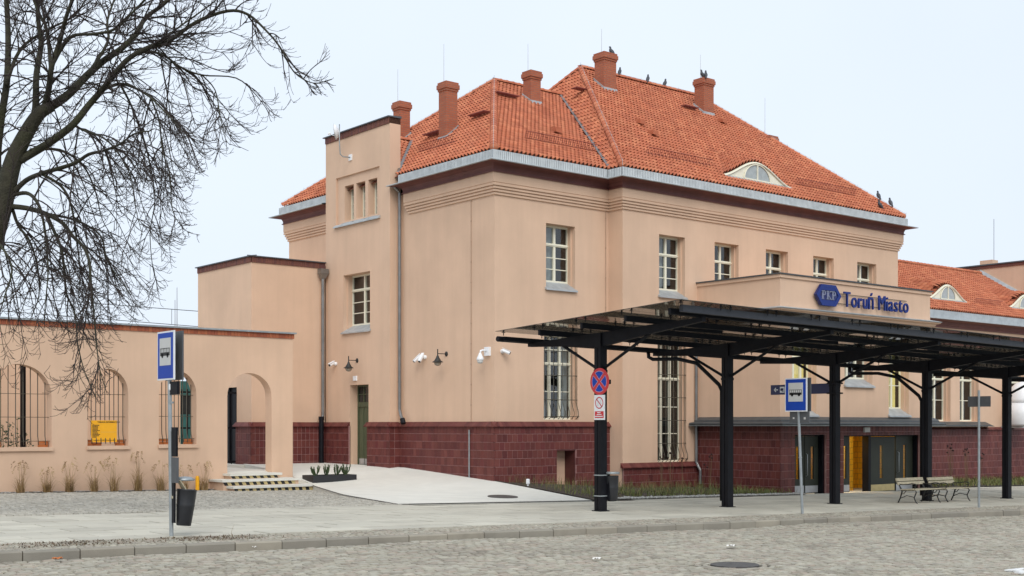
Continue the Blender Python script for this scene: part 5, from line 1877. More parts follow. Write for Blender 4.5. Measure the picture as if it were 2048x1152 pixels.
# glass panes on point fittings
TB = [2.45, 1.05, -.35, -1.75, -3.42]
nxp = 16
pw = (XE_ - XL_) / nxp
ft = MB()
for i in range(nxp):
    xa, xb = XL_ + i * pw + .008, XL_ + (i + 1) * pw - .008
    for t0, t1 in zip(TB, TB[1:]):
        mb = MB()
        ta, tb = t0 - .006, t1 + .006
        mb.hexa([cp(xa, ta, top_z(xa, ta)), cp(xa, tb, top_z(xa, tb)), cp(xb, tb, top_z(xb, tb)), cp(xb, ta, top_z(xb, ta))],
                [cp(xa, ta, top_z(xa, ta) + .012), cp(xa, tb, top_z(xa, tb) + .012), cp(xb, tb, top_z(xb, tb) + .012), cp(xb, ta, top_z(xb, ta) + .012)])
        mb.build('glass_pane', M['canopyglass'], CN)
        for t in (ta - .14, tb + .14):
            for xx in (xa + .13, xb - .13):
                ft.tube([cp(xx, t, top_z(xx, t) - .10), cp(xx, t, top_z(xx, t) + .03)], .010, 4)
                ft.tube([cp(xx - .05, t, top_z(xx, t) - .03), cp(xx + .05, t, top_z(xx, t) - .03)], .009, 4)
                ft.lathe([(.026, 0), (.026, .014)], cp(xx, t, top_z(xx, t) - .014), 6)
ft.build('point_fittings', M['black'], CN, kind='stuff')
# gutter at the low edge and its drain pipes
mb = MB()
a, b = XL_ + .05, XE_
mb.tube([cp(a, 2.42, top_z(a, 2.4) - .17), cp(b, 2.42, top_z(b, 2.4) - .17)], .065, 8)
mb.build('gutter', M['black'], CN)
for x in (CX[1], CX[3]):
    mb = MB()
    z = top_z(x, 2.4)
    mb.tube([cp(x - .25, 2.42, z - .18), cp(x - .25, 2.40, z - .34), cp(x - .2, 2.30, z - .40), cp(x - .14, 1.5, z - .42), cp(x - .10, .9, z - .55), cp(x - .05, .22, z - 1.10), cp(x - .04, .145, z - 1.25), cp(x - .04, .145, g(x) + .15)], .048, 8)
    mb.build('drain_pipe', M['black'], CN, smooth=True)
# strip lamps under the purlins (off)
for x in (CX[0] + 1.9, CX[1] + 2.0, CX[2] + 2.2, CX[3] + 2.1):
    mb = MB()
    t = -1.1
    mb.box(x - .75, x + .75, cy_(x) + t - .06, cy_(x) + t + .06, top_z(x, t) - .20, top_z(x, t) - .13)
    mb.box(x - .72, x - .66, cy_(x) + t - .02, cy_(x) + t + .02, top_z(x, t) - .13, top_z(x, t) - .05); mb.box(x + .66, x + .72, cy_(x) + t - .02, cy_(x) + t + .02, top_z(x, t) - .13, top_z(x, t) - .05)
    mb.build('strip_lamp', M['black'], CN)

# ================================================================== SIGNS
def bus_sign_plate(par, x, y, z, W=.60, H=.75, dirx=-1):
    """plate facing -X, centre (x,y,z)"""
    mb = MB(); mb.box(x - .012, x + .012, y - W / 2, y + W / 2, z - H / 2, z + H / 2); o = mb.build('sign_panel', M['signwhite'], par)
    mb = MB(); mb.box(x - .016, x - .012, y - W / 2 + .025, y + W / 2 - .025, z - H / 2 + .025, z + H / 2 - .025); mb.build('blue_field', M['blue'], o)
    zc = z + .05
    mb = MB(); mb.box(x - .020, x - .016, y - W * .335, y + W * .335, z - H * .20, z + H * .36); mb.build('pale_field', M['palegrey'], o)
    mb = MB()
    s = -1   # right on the sign is -Y
    def rect(a0, a1, b0, b1): mb.box(x - .024, x - .020, y - a1, y - a0, zc + b0, zc + b1)
    rect(-.17, .17, -.05, .0); rect(-.17, .17, .058, .066); rect(-.17, -.162, .0, .058); rect(.162, .17, .0, .058)
    for k in range(1, 6): rect(-.17 + k * .0567 - .003, -.17 + k * .0567 + .003, .0, .058)
    for a in (-.095, .095):
        mb.lathe([(.034, 0), (.034, .004)], (x - .024, y - a, zc - .05), 14, (1, 0, 0))
    mb.build('bus_symbol', M['ink'], o)
    return o
def stop(x, y, label, kind):
    zb_ = g(x)
    t = thing('bus_stop_sign', label, 'sign', (x, y, zb_))
    return t, zb_
# left stop
x, y = -14.95, -10.82
T1, zb_ = stop(x, y, 'blue bus stop sign on grey post beside the left litter bin', 1)
mb = MB(); mb.tube([(x, y, zb_ - .1), (x - .02, y + .03, zb_ + 2.55), (x - .02, y + .03, zb_ + 3.05)], .031, 10)
for z in (.72, 1.10, 1.62, 2.05, 2.2): mb.lathe([(.038, -.015), (.038, .015)], (x, y + .01, zb_ + z), 10)
mb.build('post', M['galv'], T1)
zc = EYE + (853 - 714) / FPX * 19.55
bus_sign_plate(T1, x - .05, y + .08, zc)
mb = MB(); mb.box(x + .075, x + .10, y - .22, y + .38, zc - .375, zc + .375); mb.build('back_panel', M['signback'], T1)
mb = MB(); mb.box(x - .03, x + .02, y - .26, y + .05, zc - .60, zc - .40); mb.build('line_plate', M['black'], T1)
mb = MB(); mb.box(x - .02, x + .015, y - .20, y - .04, zc - 1.55, zc - 1.10); mb.build('timetable_frame', M['black'], T1)
mb = MB(); mb.box(x - .02, x + .02, y - .22, y - .04, zc - 1.95, zc - 1.56); mb.build('timetable_case', M['signback'], T1)
mb = MB(); mb.lathe([(.012, -.06), (.034, -.03), (.034, .05), (.01, .06)], (x - .012, y, zb_ + 2.28), 8); mb.build('sticker', M['signwhite'], T1)
# right stop
x, y = -.36, -11.5
T2, zb_ = stop(x, y, 'blue bus stop sign on grey post under the canopy front', 2)
zc = EYE + (853 - 790) / FPX * 28.05
mb = MB(); mb.tube([(x, y, zb_ - .1), (x - .0, y + .07, zb_ + 1.5), (x - .02, y + .10, zc - .2), (x - .02, y + .10, zc + .3)], .031, 10)
mb.lathe([(.04, -.015), (.04, .015)], (x, y + .06, zb_ + 1.25), 10)
mb.build('post', M['galv'], T2)
bus_sign_plate(T2, x - .07, y + .12, zc)
mb = MB(); mb.box(x + .03, x + .055, y - .20, y + .42, zc - .37, zc + .38); mb.build('back_panel', M['signback'], T2)
mb = MB(); mb.box(x - .015, x + .01, y - .19, y + .34, zc - .63, zc - .36); mb.build('line_plate', M['signback'], T2)
mb = MB(); mb.box(x - .02, x - .015, y - .10, y - .05, zc - .55, zc - .50); mb.box(x - .02, x - .015, y + .21, y + .25, zc - .54, zc - .50); mb.build('sticker', M['palegrey'], T2)
# third sign from behind
x, y = 6.56, -11.75
T3 = thing('small_sign', 'small grey sign seen from behind on a thin post right of the benches', 'sign', (x, y, g(x)))
mb = MB(); mb.tube([(x, y, g(x) - .1), (x, y, g(x) + 3.0)], .031, 10); mb.build('post', M['galv'], T3)
zc = EYE + (853 - 803) / FPX * 32.1
mb = MB(); mb.box(x + .035, x + .05, y - .30, y + .33, zc - .135, zc + .135); mb.build('plate', M['signback'], T3)

# no stopping sign and ban plate on the first column
x, y = CX[0] - .105, cy_(CX[0]) - .10
zc = EYE + (853 - 763.5) / FPX * 27.7
NS = thing('no_stopping_sign', 'round blue and red no stopping sign on the first canopy column', 'sign', (x, y, zc))
mb = MB(); mb.lathe([(.295, -.01), (.30, 0), (.295, .01)], (-.02, 0, 0), 36, (1, 0, 0)); mb.build('disc', M['red'], NS, loc=(0, 0, 0))
mb = MB()
for q in range(4):
    c0 = q * PI / 2
    pts = []
    for i in range(9):
        a = c0 - PI / 4 + .20 + (PI / 2 - .40) * i / 8
        pts.append((-.034, math.sin(a) * .225, math.cos(a) * .225))
    pts.append((-.034, math.sin(c0) * .055, math.cos(c0) * .055))
    mb.poly(pts)
mb.build('blue_quarters', M['blue'], NS, loc=(0, 0, 0), fix=False)
mb = MB()
for q in range(4):
    c0 = q * PI / 2
    pts = []
    for i in range(9):
        a = c0 - PI / 4 + .17 + (PI / 2 - .34) * i / 8
        pts.append((-.0325, math.sin(a) * .236, math.cos(a) * .236))
    pts.append((-.0325, math.sin(c0) * .036, math.cos(c0) * .036))
    mb.poly(pts)
mb.build('pale_edge', M['pinkline'], NS, loc=(0, 0, 0), fix=False)
mb = MB(); mb.box(-.015, .30, -.03, .03, -.05, .05); mb.build('bracket', M['black'], NS, loc=(0, 0, 0))
zp = EYE + (853 - 815) / FPX * 27.7
BP = thing('ban_plate', 'white plate with red circle and red text panel under the no stopping sign', 'sign', (x, y, zp))
mb = MB(); mb.box(-.03, -.008, -.165, .165, -.275, .275); mb.build('plate', M['signwhite'], BP, loc=(0, 0, 0))
mb = MB()
n = 32
for i in range(n):
    a, b = 2 * PI * i / n, 2 * PI * (i + 1) / n
    mb.quad((-.034, math.cos(a) * .13, .10 + math.sin(a) * .13), (-.034, math.cos(b) * .13, .10 + math.sin(b) * .13), (-.034, math.cos(b) * .108, .10 + math.sin(b) * .108), (-.034, math.cos(a) * .108, .10 + math.sin(a) * .108))
mb.quad((-.034, .082, .20), (-.034, .097, .185), (-.034, -.082, .0), (-.034, -.097, .015))
mb.build('ban_ring', M['red'], BP, loc=(0, 0, 0), fix=False)
mb = MB(); mb.box(-.034, -.0305, -.14, .14, -.235, -.085); mb.build('red_panel', M['red'], BP, loc=(0, 0, 0))
mb = MB()
for k, (wd, hgt) in enumerate(((.09, .022), (.15, .018), (.22, .022))):
    z = -.115 - k * .042
    xx = -wd / 2
    while xx < wd / 2:
        mb.box(-.038, -.0345, xx, xx + .016, z - hgt / 2, z + hgt / 2)
        xx += .022
mb.build('white_print', M['signwhite'], BP, loc=(0, 0, 0))
mb = MB()
for k in range(5):
    mb.box(-.033, -.0305, .03, .06, .04 + k * .02, .052 + k * .02)
    mb.box(-.033, -.0305, -.065, -.03, .07 + k * .022, .08 + k * .022)
mb.build('faint_symbol', M['palegrey'], BP, loc=(0, 0, 0))

# direction sign on the third column
x = CX[2]
yc = cy_(x)
WSN = thing('direction_sign', 'navy direction sign with arrow and pictograms on the third canopy column', 'sign', (x, yc, 2.6))
zc = EYE + (853 - 778.5) / FPX * 33.6
mb = MB(); mb.box(x - .02, x + .02, yc + .12, yc + 2.10, zc - .135, zc + .135); mb.build('panel', M['navy'], WSN)
mb = MB()
yl_ = yc + 1.98
mb.box(x - .026, x - .0205, yl_ - .13, yl_, zc - .012, zc + .012)
for s in (-1, 1): mb.add([(x - .026, yl_ + .01, zc), (x - .026, yl_ - .05, zc + s * .06), (x - .026, yl_ - .075, zc + s * .048), (x - .026, yl_ - .03, zc)], [(0, 1, 2, 3)])
for k in range(3):
    y1 = yl_ - .20 - k * .19
    mb.box(x - .025, x - .0205, y1 - .155, y1, zc - .08, zc + .08)
mb.build('white_marks', M['signwhite'], WSN)
mb = MB()
y1 = yl_ - .20
mb.box(x - .03, x - .0255, y1 - .12, y1 - .03, zc - .03, zc + .04); mb.box(x - .03, x - .0255, y1 - .135, y1 - .06, zc - .055, zc - .04); mb.box(x - .03, x - .0255, y1 - .05, y1 - .015, zc - .02, zc + .01)
y1 -= .19
mb.box(x - .03, x - .0255, y1 - .06, y1 - .045, zc - .02, zc + .05); mb.box(x - .03, x - .0255, y1 - .10, y1 - .045, zc - .03, zc - .015); mb.box(x - .03, x - .0255, y1 - .075, y1 - .03, zc - .06, zc - .048)
y1 -= .19
mb.lathe([(.04, 0), (.04, .004)], (x - .0298, y1 - .078, zc), 12, (1, 0, 0))
mb.build('pictogram', M['navy'], WSN)
me = textmesh('CIE', .135, M['signwhite'], .002)
o = link('lettering', me, WSN, loc=(-.024, yl_ - .93 - yc, zc - .048 - 2.6), rot=(PI / 2, 0, -PI / 2))
mb = MB(); mb.box(x - .15, x + .15, yc - .15, yc + .15, zc - .15, zc - .11); mb.box(x - .15, x + .15, yc - .15, yc + .15, zc + .11, zc + .15); mb.build('clamp', M['black'], WSN)

# station name on the bay: emblem and letters
SN = thing('station_name_sign', 'blue hexagon emblem and raised blue lettering on the bay parapet', 'sign', (12.4, BY, 6.1))
ex, ez = 10.42, 6.19
def hexpts(w_, h_, y_): return [(ex - w_, y_, ez), (ex - w_ * .55, y_, ez + h_), (ex + w_ * .55, y_, ez + h_), (ex + w_, y_, ez), (ex + w_ * .55, y_, ez - h_), (ex - w_ * .55, y_, ez - h_)]
mb = MB(); mb.extr(hexpts(.66, .345, BY - .16), (0, .09, 0)); emb = mb.build('emblem', M['letterdark'], SN)
mb = MB()
A_, B_ = hexpts(.655, .34, BY - .165), hexpts(.50, .25, BY - .165)
for i in range(6):
    j = (i + 1) % 6
    mb.extr([A_[i], A_[j], B_[j], B_[i]], (0, -.02, 0))
mb.extr([(ex - .36, BY - .165, ez + .16), (ex - .30, BY - .165, ez + .25), (ex + .30, BY - .165, ez + .25), (ex + .36, BY - .165, ez + .16)], (0, -.015, 0))
mb.extr([(ex - .36, BY - .165, ez - .16), (ex - .30, BY - .165, ez - .25), (ex + .30, BY - .165, ez - .25), (ex + .36, BY - .165, ez - .16)], (0, -.015, 0))
mb.build('emblem_rim', M['letter'], emb)
# slab serif letters, hand built
mb = MB()
def blk(x0, x1, z0, z1): mb.box(ex + x0, ex + x1, BY - .195, BY - .161, ez + z0, ez + z1)
def Pl(o_):
    blk(o_, o_ + .05, -.12, .12); blk(o_ - .03, o_ + .08, -.135, -.112); blk(o_ - .03, o_ + .13, .108, .135); blk(o_ + .05, o_ + .13, -.01, .015); blk(o_ + .13, o_ + .17, .01, .11)
Pl(-.36); Pl(.17)
blk(-.10, -.05, -.12, .12); blk(-.13, -.02, -.135, -.112); blk(-.13, -.02, .112, .135)
for s in (-1, 1):
    mb.extr([(ex - .05, BY - .161, ez - .01), (ex - .05, BY - .161, ez + .02), (ex + .09, BY - .161, ez + s * .12 + .01), (ex + .05, BY - .161, ez + s * .12)][::s], (0, -.034, 0))
    blk(.03, .13, s * .124 - .011, s * .124 + .011)
mb.build('emblem_letters', M['emblempale'], emb)
mb = MB()
for z in (6.30, 5.98): mb.tube([(10.9, BY - .04, z), (15.0, BY - .04, z)], .012, 5)
mb.build('mounting_rail', M['grille'], SN)
names = 'Toru\u0144 Miasto'
xx = 11.26
mesh_l = []
for ch in names:
    if ch == ' ':
        xx += .27
        continue
    me = textmesh(ch, .72, M['letter'], .06, .0)
    xs_ = [v.co.x for v in me.vertices]
    mesh_l.append((me, xx - min(xs_), ch))
    xx += (max(xs_) - min(xs_)) + .095
tot = xx - 11.26
sc = (15.02 - 11.26) / tot
for me, x0, ch in mesh_l:
    o = link('letter', me, SN, loc=((11.26 + (x0 - 11.26) * sc) - 12.4, -.14, 5.88 - 6.1), rot=(PI / 2, 0, 0))
    o.scale = (sc, 1, 1)

# ================================================================== BINS, BENCHES
def bin_(x, y, z, label, tilt, lid_dz=.0):
    t = thing('litter_bin', label, 'litter bin', (x, y, z), 0, 'litter bins on posts')
    mb = MB()
    mb.lathe([(.105, 0), (.113, .02), (.136, .29), (.140, .31), (.137, .33), (.150, .54), (.156, .555), (.146, .56), (.125, .30), (.10, .03)], (0, 0, 0), 20)
    o = mb.build('bucket', M['bin'], t, smooth=True, loc=(0, 0, 0)); o.rotation_euler = tilt
    return t
b1 = bin_(-14.79, -10.90, EYE - (1047 - 853) / FPX * 19.6, 'black litter bin with cardboard sticking out, on the left bus stop post', (.0, .10, 0))
mb = MB(); mb.lathe([(.01, .055), (.10, .045), (.165, .0), (.14, -.01)], (.02, 0, .70), 18); mb.build('lid', M['galv'], b1, smooth=True, loc=(0, 0, 0))
mb = MB(); mb.box(-.175, -.145, -.04, .04, .05, .71); mb.box(-.175, -.02, -.02, .02, .68, .70); mb.build('holder', M['black'], b1, loc=(0, 0, 0))
mb = MB(); mb.beam((.08, -.06, .42), (-.12, -.09, .70), .10, .015); mb.beam((-.17, .02, .42), (-.14, .02, .66), .06, .02); mb.build('cardboard', M['wood'], loc=b1.location, label='scrap of brown cardboard in the left litter bin', cat='cardboard')
b2 = bin_(CX[0] + .25, cy_(CX[0]) - .12, g(CX[0]) + .22, 'black litter bin strapped to the first canopy column', (.0, -.04, 0))
mb = MB(); mb.lathe([(.165, 0), (.17, .03), (.16, .05), (.0, .05)], (-.01, 0, .60), 18); mb.build('lid', M['galv'], b2, smooth=True, loc=(0, 0, 0))
mb = MB(); mb.box(-.155, -.125, -.05, .05, .03, .62); mb.build('holder', M['black'], b2, loc=(0, 0, 0))
mb = MB()
for z in (.12, .58):
    mb.box(-.362, -.14, .008, .012, z - .012, z + .012); mb.box(-.362, -.357, .012, .225, z - .012, z + .012)
mb.build('strap', M['galv'], b2, loc=(0, 0, 0))

def bench(x, y, label):
    t = thing('park_bench', label, 'bench', (x, y, g(x)), -.03, 'benches under the canopy')
    L = 1.28
    for z, yy_ in ((.62, .30), (.74, .345)):
        mb = MB(); mb.beam((0, yy_, z), (L, yy_, z), .035, .10, (0, .25, 1)); mb.build('back_slat', M['wood'], t, loc=(0, 0, 0))
    for k in range(4):
        mb = MB(); mb.box(0, L, -.28 + k * .125, -.28 + k * .125 + .11, .425 - (.008 if k else 0), .455 - (.008 if k else 0)); mb.build('seat_slat', M['wood'], t, loc=(0, 0, 0))
    for xx_ in (.08, L - .08):
        mb = MB()
        mb.tube([(xx_, .36, .80), (xx_, .31, .60), (xx_, .22, .42), (xx_, .20, .36), (xx_, .26, .15), (xx_, .33, .0)], [.018, .02, .024, .024, .02, .022], 6)
        mb.tube([(xx_, .22, .40), (xx_, -.0, .41), (xx_, -.24, .42), (xx_, -.27, .36), (xx_, -.20, .18), (xx_, -.25, .06), (xx_, -.30, .0)], .018, 6)
        mb.tube([(xx_, .27, .14), (xx_, .05, .24), (xx_, -.20, .20)], .014, 5)
        mb.tube([(xx_, .06, .40), (xx_, .14, .30), (xx_, .22, .28)], .012, 5)
        mb.build('iron_frame', M['iron'], t, smooth=True, loc=(0, 0, 0))
        mb = MB()
        mb.tube([(xx_, .30, .60), (xx_, .18, .585), (xx_, .02, .60), (xx_, -.14, .635), (xx_, -.24, .62), (xx_, -.27, .57), (xx_, -.23, .53), (xx_, -.18, .545)], .016, 6)
        mb.tube([(xx_, -.20, .43), (xx_, -.24, .50), (xx_, -.23, .53)], .012, 5)
        mb.build('armrest', M['iron'], t, smooth=True, loc=(0, 0, 0))
    return t
B1 = bench(6.42, -9.72, 'left park bench with pale slats, in front of the fourth canopy column')
B1.scale = (.95, .95, .84)
B2 = dup(B1, (8.12, -9.60, g(8.1)), -.03, 'right park bench with pale slats, beside the thin sign post')

# ================================================================== WALL FITTINGS
def wall_lamp(x, y, z, label):
    """gooseneck lantern standing off a wall that looks to -X"""
    t = thing('wall_lamp', label, 'lamp', (x, y, z), 0, 'black wall lanterns')
    mb = MB(); mb.lathe([(.075, 0), (.08, .012), (.05, .03)], (0, 0, .02), 14, (-1, 0, 0))
    mb.tube([(0, 0, .02), (-.34, .0, .02)], .013, 6); mb.tube([(-.34, 0, .16), (-.34, 0, -.06)], .019, 6)
    mb.build('bracket', M['iron'], t, loc=(0, 0, 0))
    mb = MB(); mb.lathe([(.03, -.04), (.05, -.10), (.11, -.20), (.18, -.245), (.17, -.25), (.10, -.215), (.03, -.12)], (-.34, 0, 0), 16)
    mb.build('shade', M['iron'], t, loc=(0, 0, 0))
    mb = MB(); mb.lathe([(.10, -.235), (.115, -.27), (.09, -.33), (.04, -.36), (.0, -.365)], (-.34, 0, 0), 14)
    mb.build('globe', M['globe'], t, smooth=True, loc=(0, 0, 0))
    return t
M['globe'] = mat('lamp_globe', (0.28, 0.24, 0.19), 0.15, 0.15, 6)
wall_lamp(TX, 6.95, 4.16, 'black wall lantern above the green side door')
wall_lamp(0, 2.40, 4.19, 'black wall lantern beside the twin cameras on the side wall')

def bullet(loc, out, aim, label, L=.26, r=.052, lens=True):
    """camera on a round base; out = wall normal, aim = direction"""
    t = thing('security_camera', label, 'camera', loc, 0, 'white security cameras')
    out, aim = Vector(out).normalized(), Vector(aim).normalized()
    mb = MB(); mb.lathe([(.065, 0), (.065, .05), (.045, .08)], (0, 0, 0), 12, out); mb.tube([out * .06, out * .13], .026, 8)
    mb.build('mount', M['white'], t, loc=(0, 0, 0))
    c = out * .15
    mb = MB(); mb.lathe([(r * .8, -.10), (r, -.07), (r, L - .12), (r * .95, L - .10)], c, 14, aim)
    mb.hexa(*[[c + aim * a + aim.cross(Vector((0, 0, 1))).normalized() * b + Vector((0, 0, r + .01 + h)) for a, b in ((-.08, -r), (L - .06, -r), (L - .06, r), (-.08, r))] for h in (0, .012)])
    mb.build('body', M['white'], t, loc=(0, 0, 0))
    mb = MB(); mb.lathe([(r * .8, L - .10), (r * .75, L - .088)], c, 14, aim); mb.build('lens', M['ink'], t, loc=(0, 0, 0))
    return t
bullet((TX, 8.30, 4.12), (-1, 0, 0), (-.75, -.2, -.35), 'white bullet camera beside the grey downpipe above the plinth')
bullet((0, 3.72, 4.16), (-1, 0, 0), (-.7, .25, -.75), 'left of the twin white cameras on the side wall', .3)
bullet((0, 3.52, 4.16), (-1, 0, 0), (-.6, -.2, -.75), 'right of the twin white cameras on the side wall', .3)
bullet((.28, 0, 4.19), (0, -1, 0), (.55, -.6, -.35), 'white bullet camera on the street front at the building corner')
DC = thing('dome_camera', 'white hanging dome camera on a box bracket near the corner', 'camera', (0, .28, 4.2))
mb = MB(); mb.box(-.09, 0, -.11, .11, -.14, .12); mb.build('junction_box', M['white'], DC, loc=(0, 0, 0))
mb = MB(); mb.tube([(-.09, 0, .0), (-.22, 0, .02), (-.30, 0, .0), (-.32, 0, -.10)], .03, 8); mb.build('arm', M['white'], DC, smooth=True, loc=(0, 0, 0))
mb = MB(); mb.lathe([(.03, -.06), (.06, -.13), (.105, -.22), (.11, -.27), (.10, -.28)], (-.32, 0, 0), 16); mb.build('housing', M['white'], DC, smooth=True, loc=(0, 0, 0))
mb = MB(); mb.lathe([(.09, -.28), (.088, -.33), (.06, -.375), (0, -.385)], (-.32, 0, 0), 16); mb.build('dome', M['palegrey'], DC, smooth=True, loc=(0, 0, 0))
# dish on the tower
DA = thing('antenna_dish', 'small white antenna dish on a bent bracket high on the tower', 'antenna', (TX, 7.35, 11.10))
mb = MB(); mb.box(-.04, 0, -.09, .09, -.10, .10); mb.build('wall_plate', M['white'], DA, loc=(0, 0, 0))
mb = MB(); mb.tube([(-.04, 0, 0), (-.28, .05, .0), (-.36, .10, .08), (-.38, .12, .5), (-.38, .12, 1.1)], .02, 6); mb.build('bracket', M['galv'], DA, smooth=True, loc=(0, 0, 0))
ddir = Vector((-.75, .62, -.12)).normalized()
mb = MB(); mb.lathe([(.0, .0), (.12, .02), (.22, .075), (.27, .13), (.275, .135), (.21, .06), (.11, .0), (0, -.03)], Vector((-.40, .14, .86)), 18, ddir); mb.build('dish', M['white'], DA, smooth=True, loc=(0, 0, 0))
mb = MB(); mb.tube([Vector((-.40, .14, .66)), Vector((-.40, .14, .80)) + ddir * .3], .010, 5); mb.lathe([(.035, -.05), (.035, .05)], Vector((-.40, .14, .82)) + ddir * .32, 8, ddir); mb.build('feed', M['white'], DA, loc=(0, 0, 0))

# ================================================================== PLANTING
def blade(mb, p, h, lean, az, w=.008, n=4, droop=.0):
    p = Vector(p)
    d = Vector((math.cos(az), math.sin(az), 0))
    s = Vector((-math.sin(az), math.cos(az), 0))
    pts = []
    for i in range(n + 1):
        t = i / n
        pts.append(p + d * lean * t ** 1.8 + Vector((0, 0, h * (t - droop * t ** 4))))
    vs = []
    for i, q in enumerate(pts):
        ww_ = w * (1 - .85 * (i / n))
        vs += [q - s * ww_, q + s * ww_]
    mb.add(vs, [(2 * i, 2 * i + 1, 2 * i + 3, 2 * i + 2) for i in range(n)])
gx_ = [-12.34, -11.65, -11.05, -10.4, -9.85, -9.15, -8.5, -7.8, -7.2]
gh_ = [.95, .70, .95, .85, 1.0, 1.15, .90, .75, .85]
side_w = ['first', 'second', 'third', 'fourth', 'fifth', 'sixth', 'seventh', 'eighth', 'ninth']
for k, (x, h) in enumerate(zip(gx_, gh_)):
    mb = MB()
    lean_ = U(0, 2 * PI)
    for i in range(int(U(50, 110))):
        mb.tint = U(.02, .98)
        blade(mb, (x + U(-.10, .10), 4.34 + U(-.09, .09), g(x)), U(.25, .72) * h, U(.08, .38), U(0, 2 * PI), .008, 5, U(.1, .5))
    for i in range(7):
        az = U(0, 2 * PI); hh = h * U(.75, 1.05); ln = U(.08, .24)
        mb.tint = U(.5, .98)
        blade(mb, (x + U(-.06, .06), 4.34 + U(-.05, .05), g(x)), hh, ln, az, .009, 6, .10)
        tip = Vector((x + math.cos(az) * ln, 4.36 + math.sin(az) * ln, g(x) + hh * .9))
        for q in range(14):
            b_ = tip + Vector((math.cos(az) * .012 * q * .6, math.sin(az) * .012 * q * .6, .02 - .004 * q * q * .25)) + Vector((U(-.012, .012), U(-.012, .012), U(-.012, .012)))
            dv = Vector((U(-1, 1), U(-1, 1), U(-.2, 1))).normalized() * .05
            sv = dv.orthogonal().normalized() * .013
            mb.add([b_ - sv, b_ + sv, b_ + dv], [(0, 1, 2)])
    mb.build('dry_grass_tuft', M['dry'], fix=False, label='%s dry grass tuft from the left along the arcade wall' % side_w[k], cat='grass tuft', group='dry grass tufts along the wall')
mb = MB()
for k in range(420):
    x = U(-14, -6.8)
    c = Vector((x, 4.50 + U(-.18, .12) * R(), g(x)))
    mb.tint = U(.02, .98)
    s = U(.012, .035)
    mb.lathe([(s * .6, -.005), (s, s * .4), (s * .5, s * .8)], c, 5)
mb.build('gravel_edge', M['pebble'], fix=False, label='dark gravel and leaf litter along the foot of the arcade wall', cat='gravel', kind='stuff')
mb = MB()
for i in range(16):
    xa, xb = -22 + i * .97, -22 + (i + 1) * .97
    mb.quad((xa, 4.28, g(xa) + .006), (xb, 4.28, g(xb) + .006), (xb, 4.67, g(xb) + .012), (xa, 4.67, g(xa) + .012))
mb.build('planting_strip', M['soil'], kind='structure')
mb = MB(); mb.lathe([(.055, 0), (.055, .36), (.045, .40), (.0, .41)], (-7.42, 4.30, g(-7.4)), 12)
mb.build('marker_post', M['yellow'], label='short yellow marker among the dry grass near the steps', cat='marker')

# bed along the station front
def bed_z(x, y):
    t = max(0, min(1, (-4.9 - y) / (-4.9)))
    wz = .30 - .062 * x
    t = max(0, min(1, (y + 4.9) / 4.3))
    return g(x) + .03 + (max(wz, g(x) + .06) - g(x)) * t * .95
mb = MB()
bx = [(-.70 + 8.85 * i / 24) for i in range(25)]
bed_edge = lambda x: -5.0
rows_ = []
for i, x in enumerate(bx):
    rows_.append([(max(x, -.68 + .66 * j / 10 * 1.0), -5.3 + (5.28 if x < XI else 4.64) * j / 10, bed_z(x, -5.3 + 4.9 * j / 10) - (.05 if j == 0 else 0)) for j in range(11)])
for a, b in zip(rows_, rows_[1:]):
    for j in range(10):
        mb.quad(a[j], b[j], b[j + 1], a[j + 1])
mb.build('planting_bed', M['soil'], kind='structure')
gb_ = MB()
for i in range(5200):
    x = U(-.4, 8.05); y = U(-4.85, -.25 if x < XI else -.8)
    if x < -.68 + .66 * (y + 5) / 5 + .1: continue
    fr_ = (y + 4.9) / 4.3
    if R() > .35 + .65 * (1 - fr_): continue
    if math.sin(x * 5.1 + 1.3 * math.sin(y * 3.7)) + .8 * math.sin(y * 6.3 + x * 1.7) < -.25 and R() < .8: continue
    gb_.tint = (U(0, .60) if R() < .7 else U(.7, .99)) if fr_ < .45 else U(.55, .99)
    blade(gb_, (x, y, bed_z(x, y)), U(.06, .25) * (1.15 if fr_ < .4 else 1.7), U(.05, .2), U(0, 2 * PI), .011 if fr_ < .4 else .006, 3, U(0, .5))
gb_.build('bed_grass', M['grass'], fix=False, label='low green and rusty grass filling the bed below the barred windows', cat='grass', kind='stuff')
pb_ = MB()
for i in range(1500):
    x = U(-.4, 8.1); y = -5.10 + abs(random.gauss(0, .17))
    pb_.tint = U(.02, .98); s = U(.02, .045)
    pb_.lathe([(s * .7, -.01), (s, s * .4), (s * .5, s * .8)], (x, y, bed_z(x, y) + .0), 5)
pb_.build('pebble_edge', M['pebble'], fix=False, label='pale pebbles along the front edge of the planting bed', cat='pebbles', kind='stuff')
# dead flower stems
def stems(pts, name, label, group):
    for (x, y, z, h, n) in pts:
        mb = MB()
        hd_ = MB()
        for i in range(n):
            az = U(0, 2 * PI); l = U(.02, .15); hh = h * U(.8, 1.05)
            mb.tint = U(.02, .98)
            b0 = Vector((x + U(-.06, .06), y + U(-.06, .06), z))
            tip = b0 + Vector((math.cos(az) * l, math.sin(az) * l, hh))
            mb.tube([b0, b0.lerp(tip, .5) + Vector((U(-.02, .02), U(-.02, .02), 0)), tip], [.007, .006, .004], 4)
            hd_.lathe([(.0, -.03), (.028, -.01), (.034, .02), (.0, .05)], tip, 6)
        t = thing('dead_flower', label(x), 'dead plant', (x, y, z), 0, group)
        mb.build('stem', M['reed'], t, fix=False); hd_.build('seed_head', M['seed'], t, fix=False)
stem_pts = [(5.35, -1.7, .0, 1.05, 3), (5.85, -1.6, .0, 1.10, 4), (6.3, -1.7, 0, .95, 2), (7.35, -1.9, -.05, 1.05, 3), (7.85, -2.2, -.08, 1.25, 3), (7.0, -1.9, 0, .75, 2)]
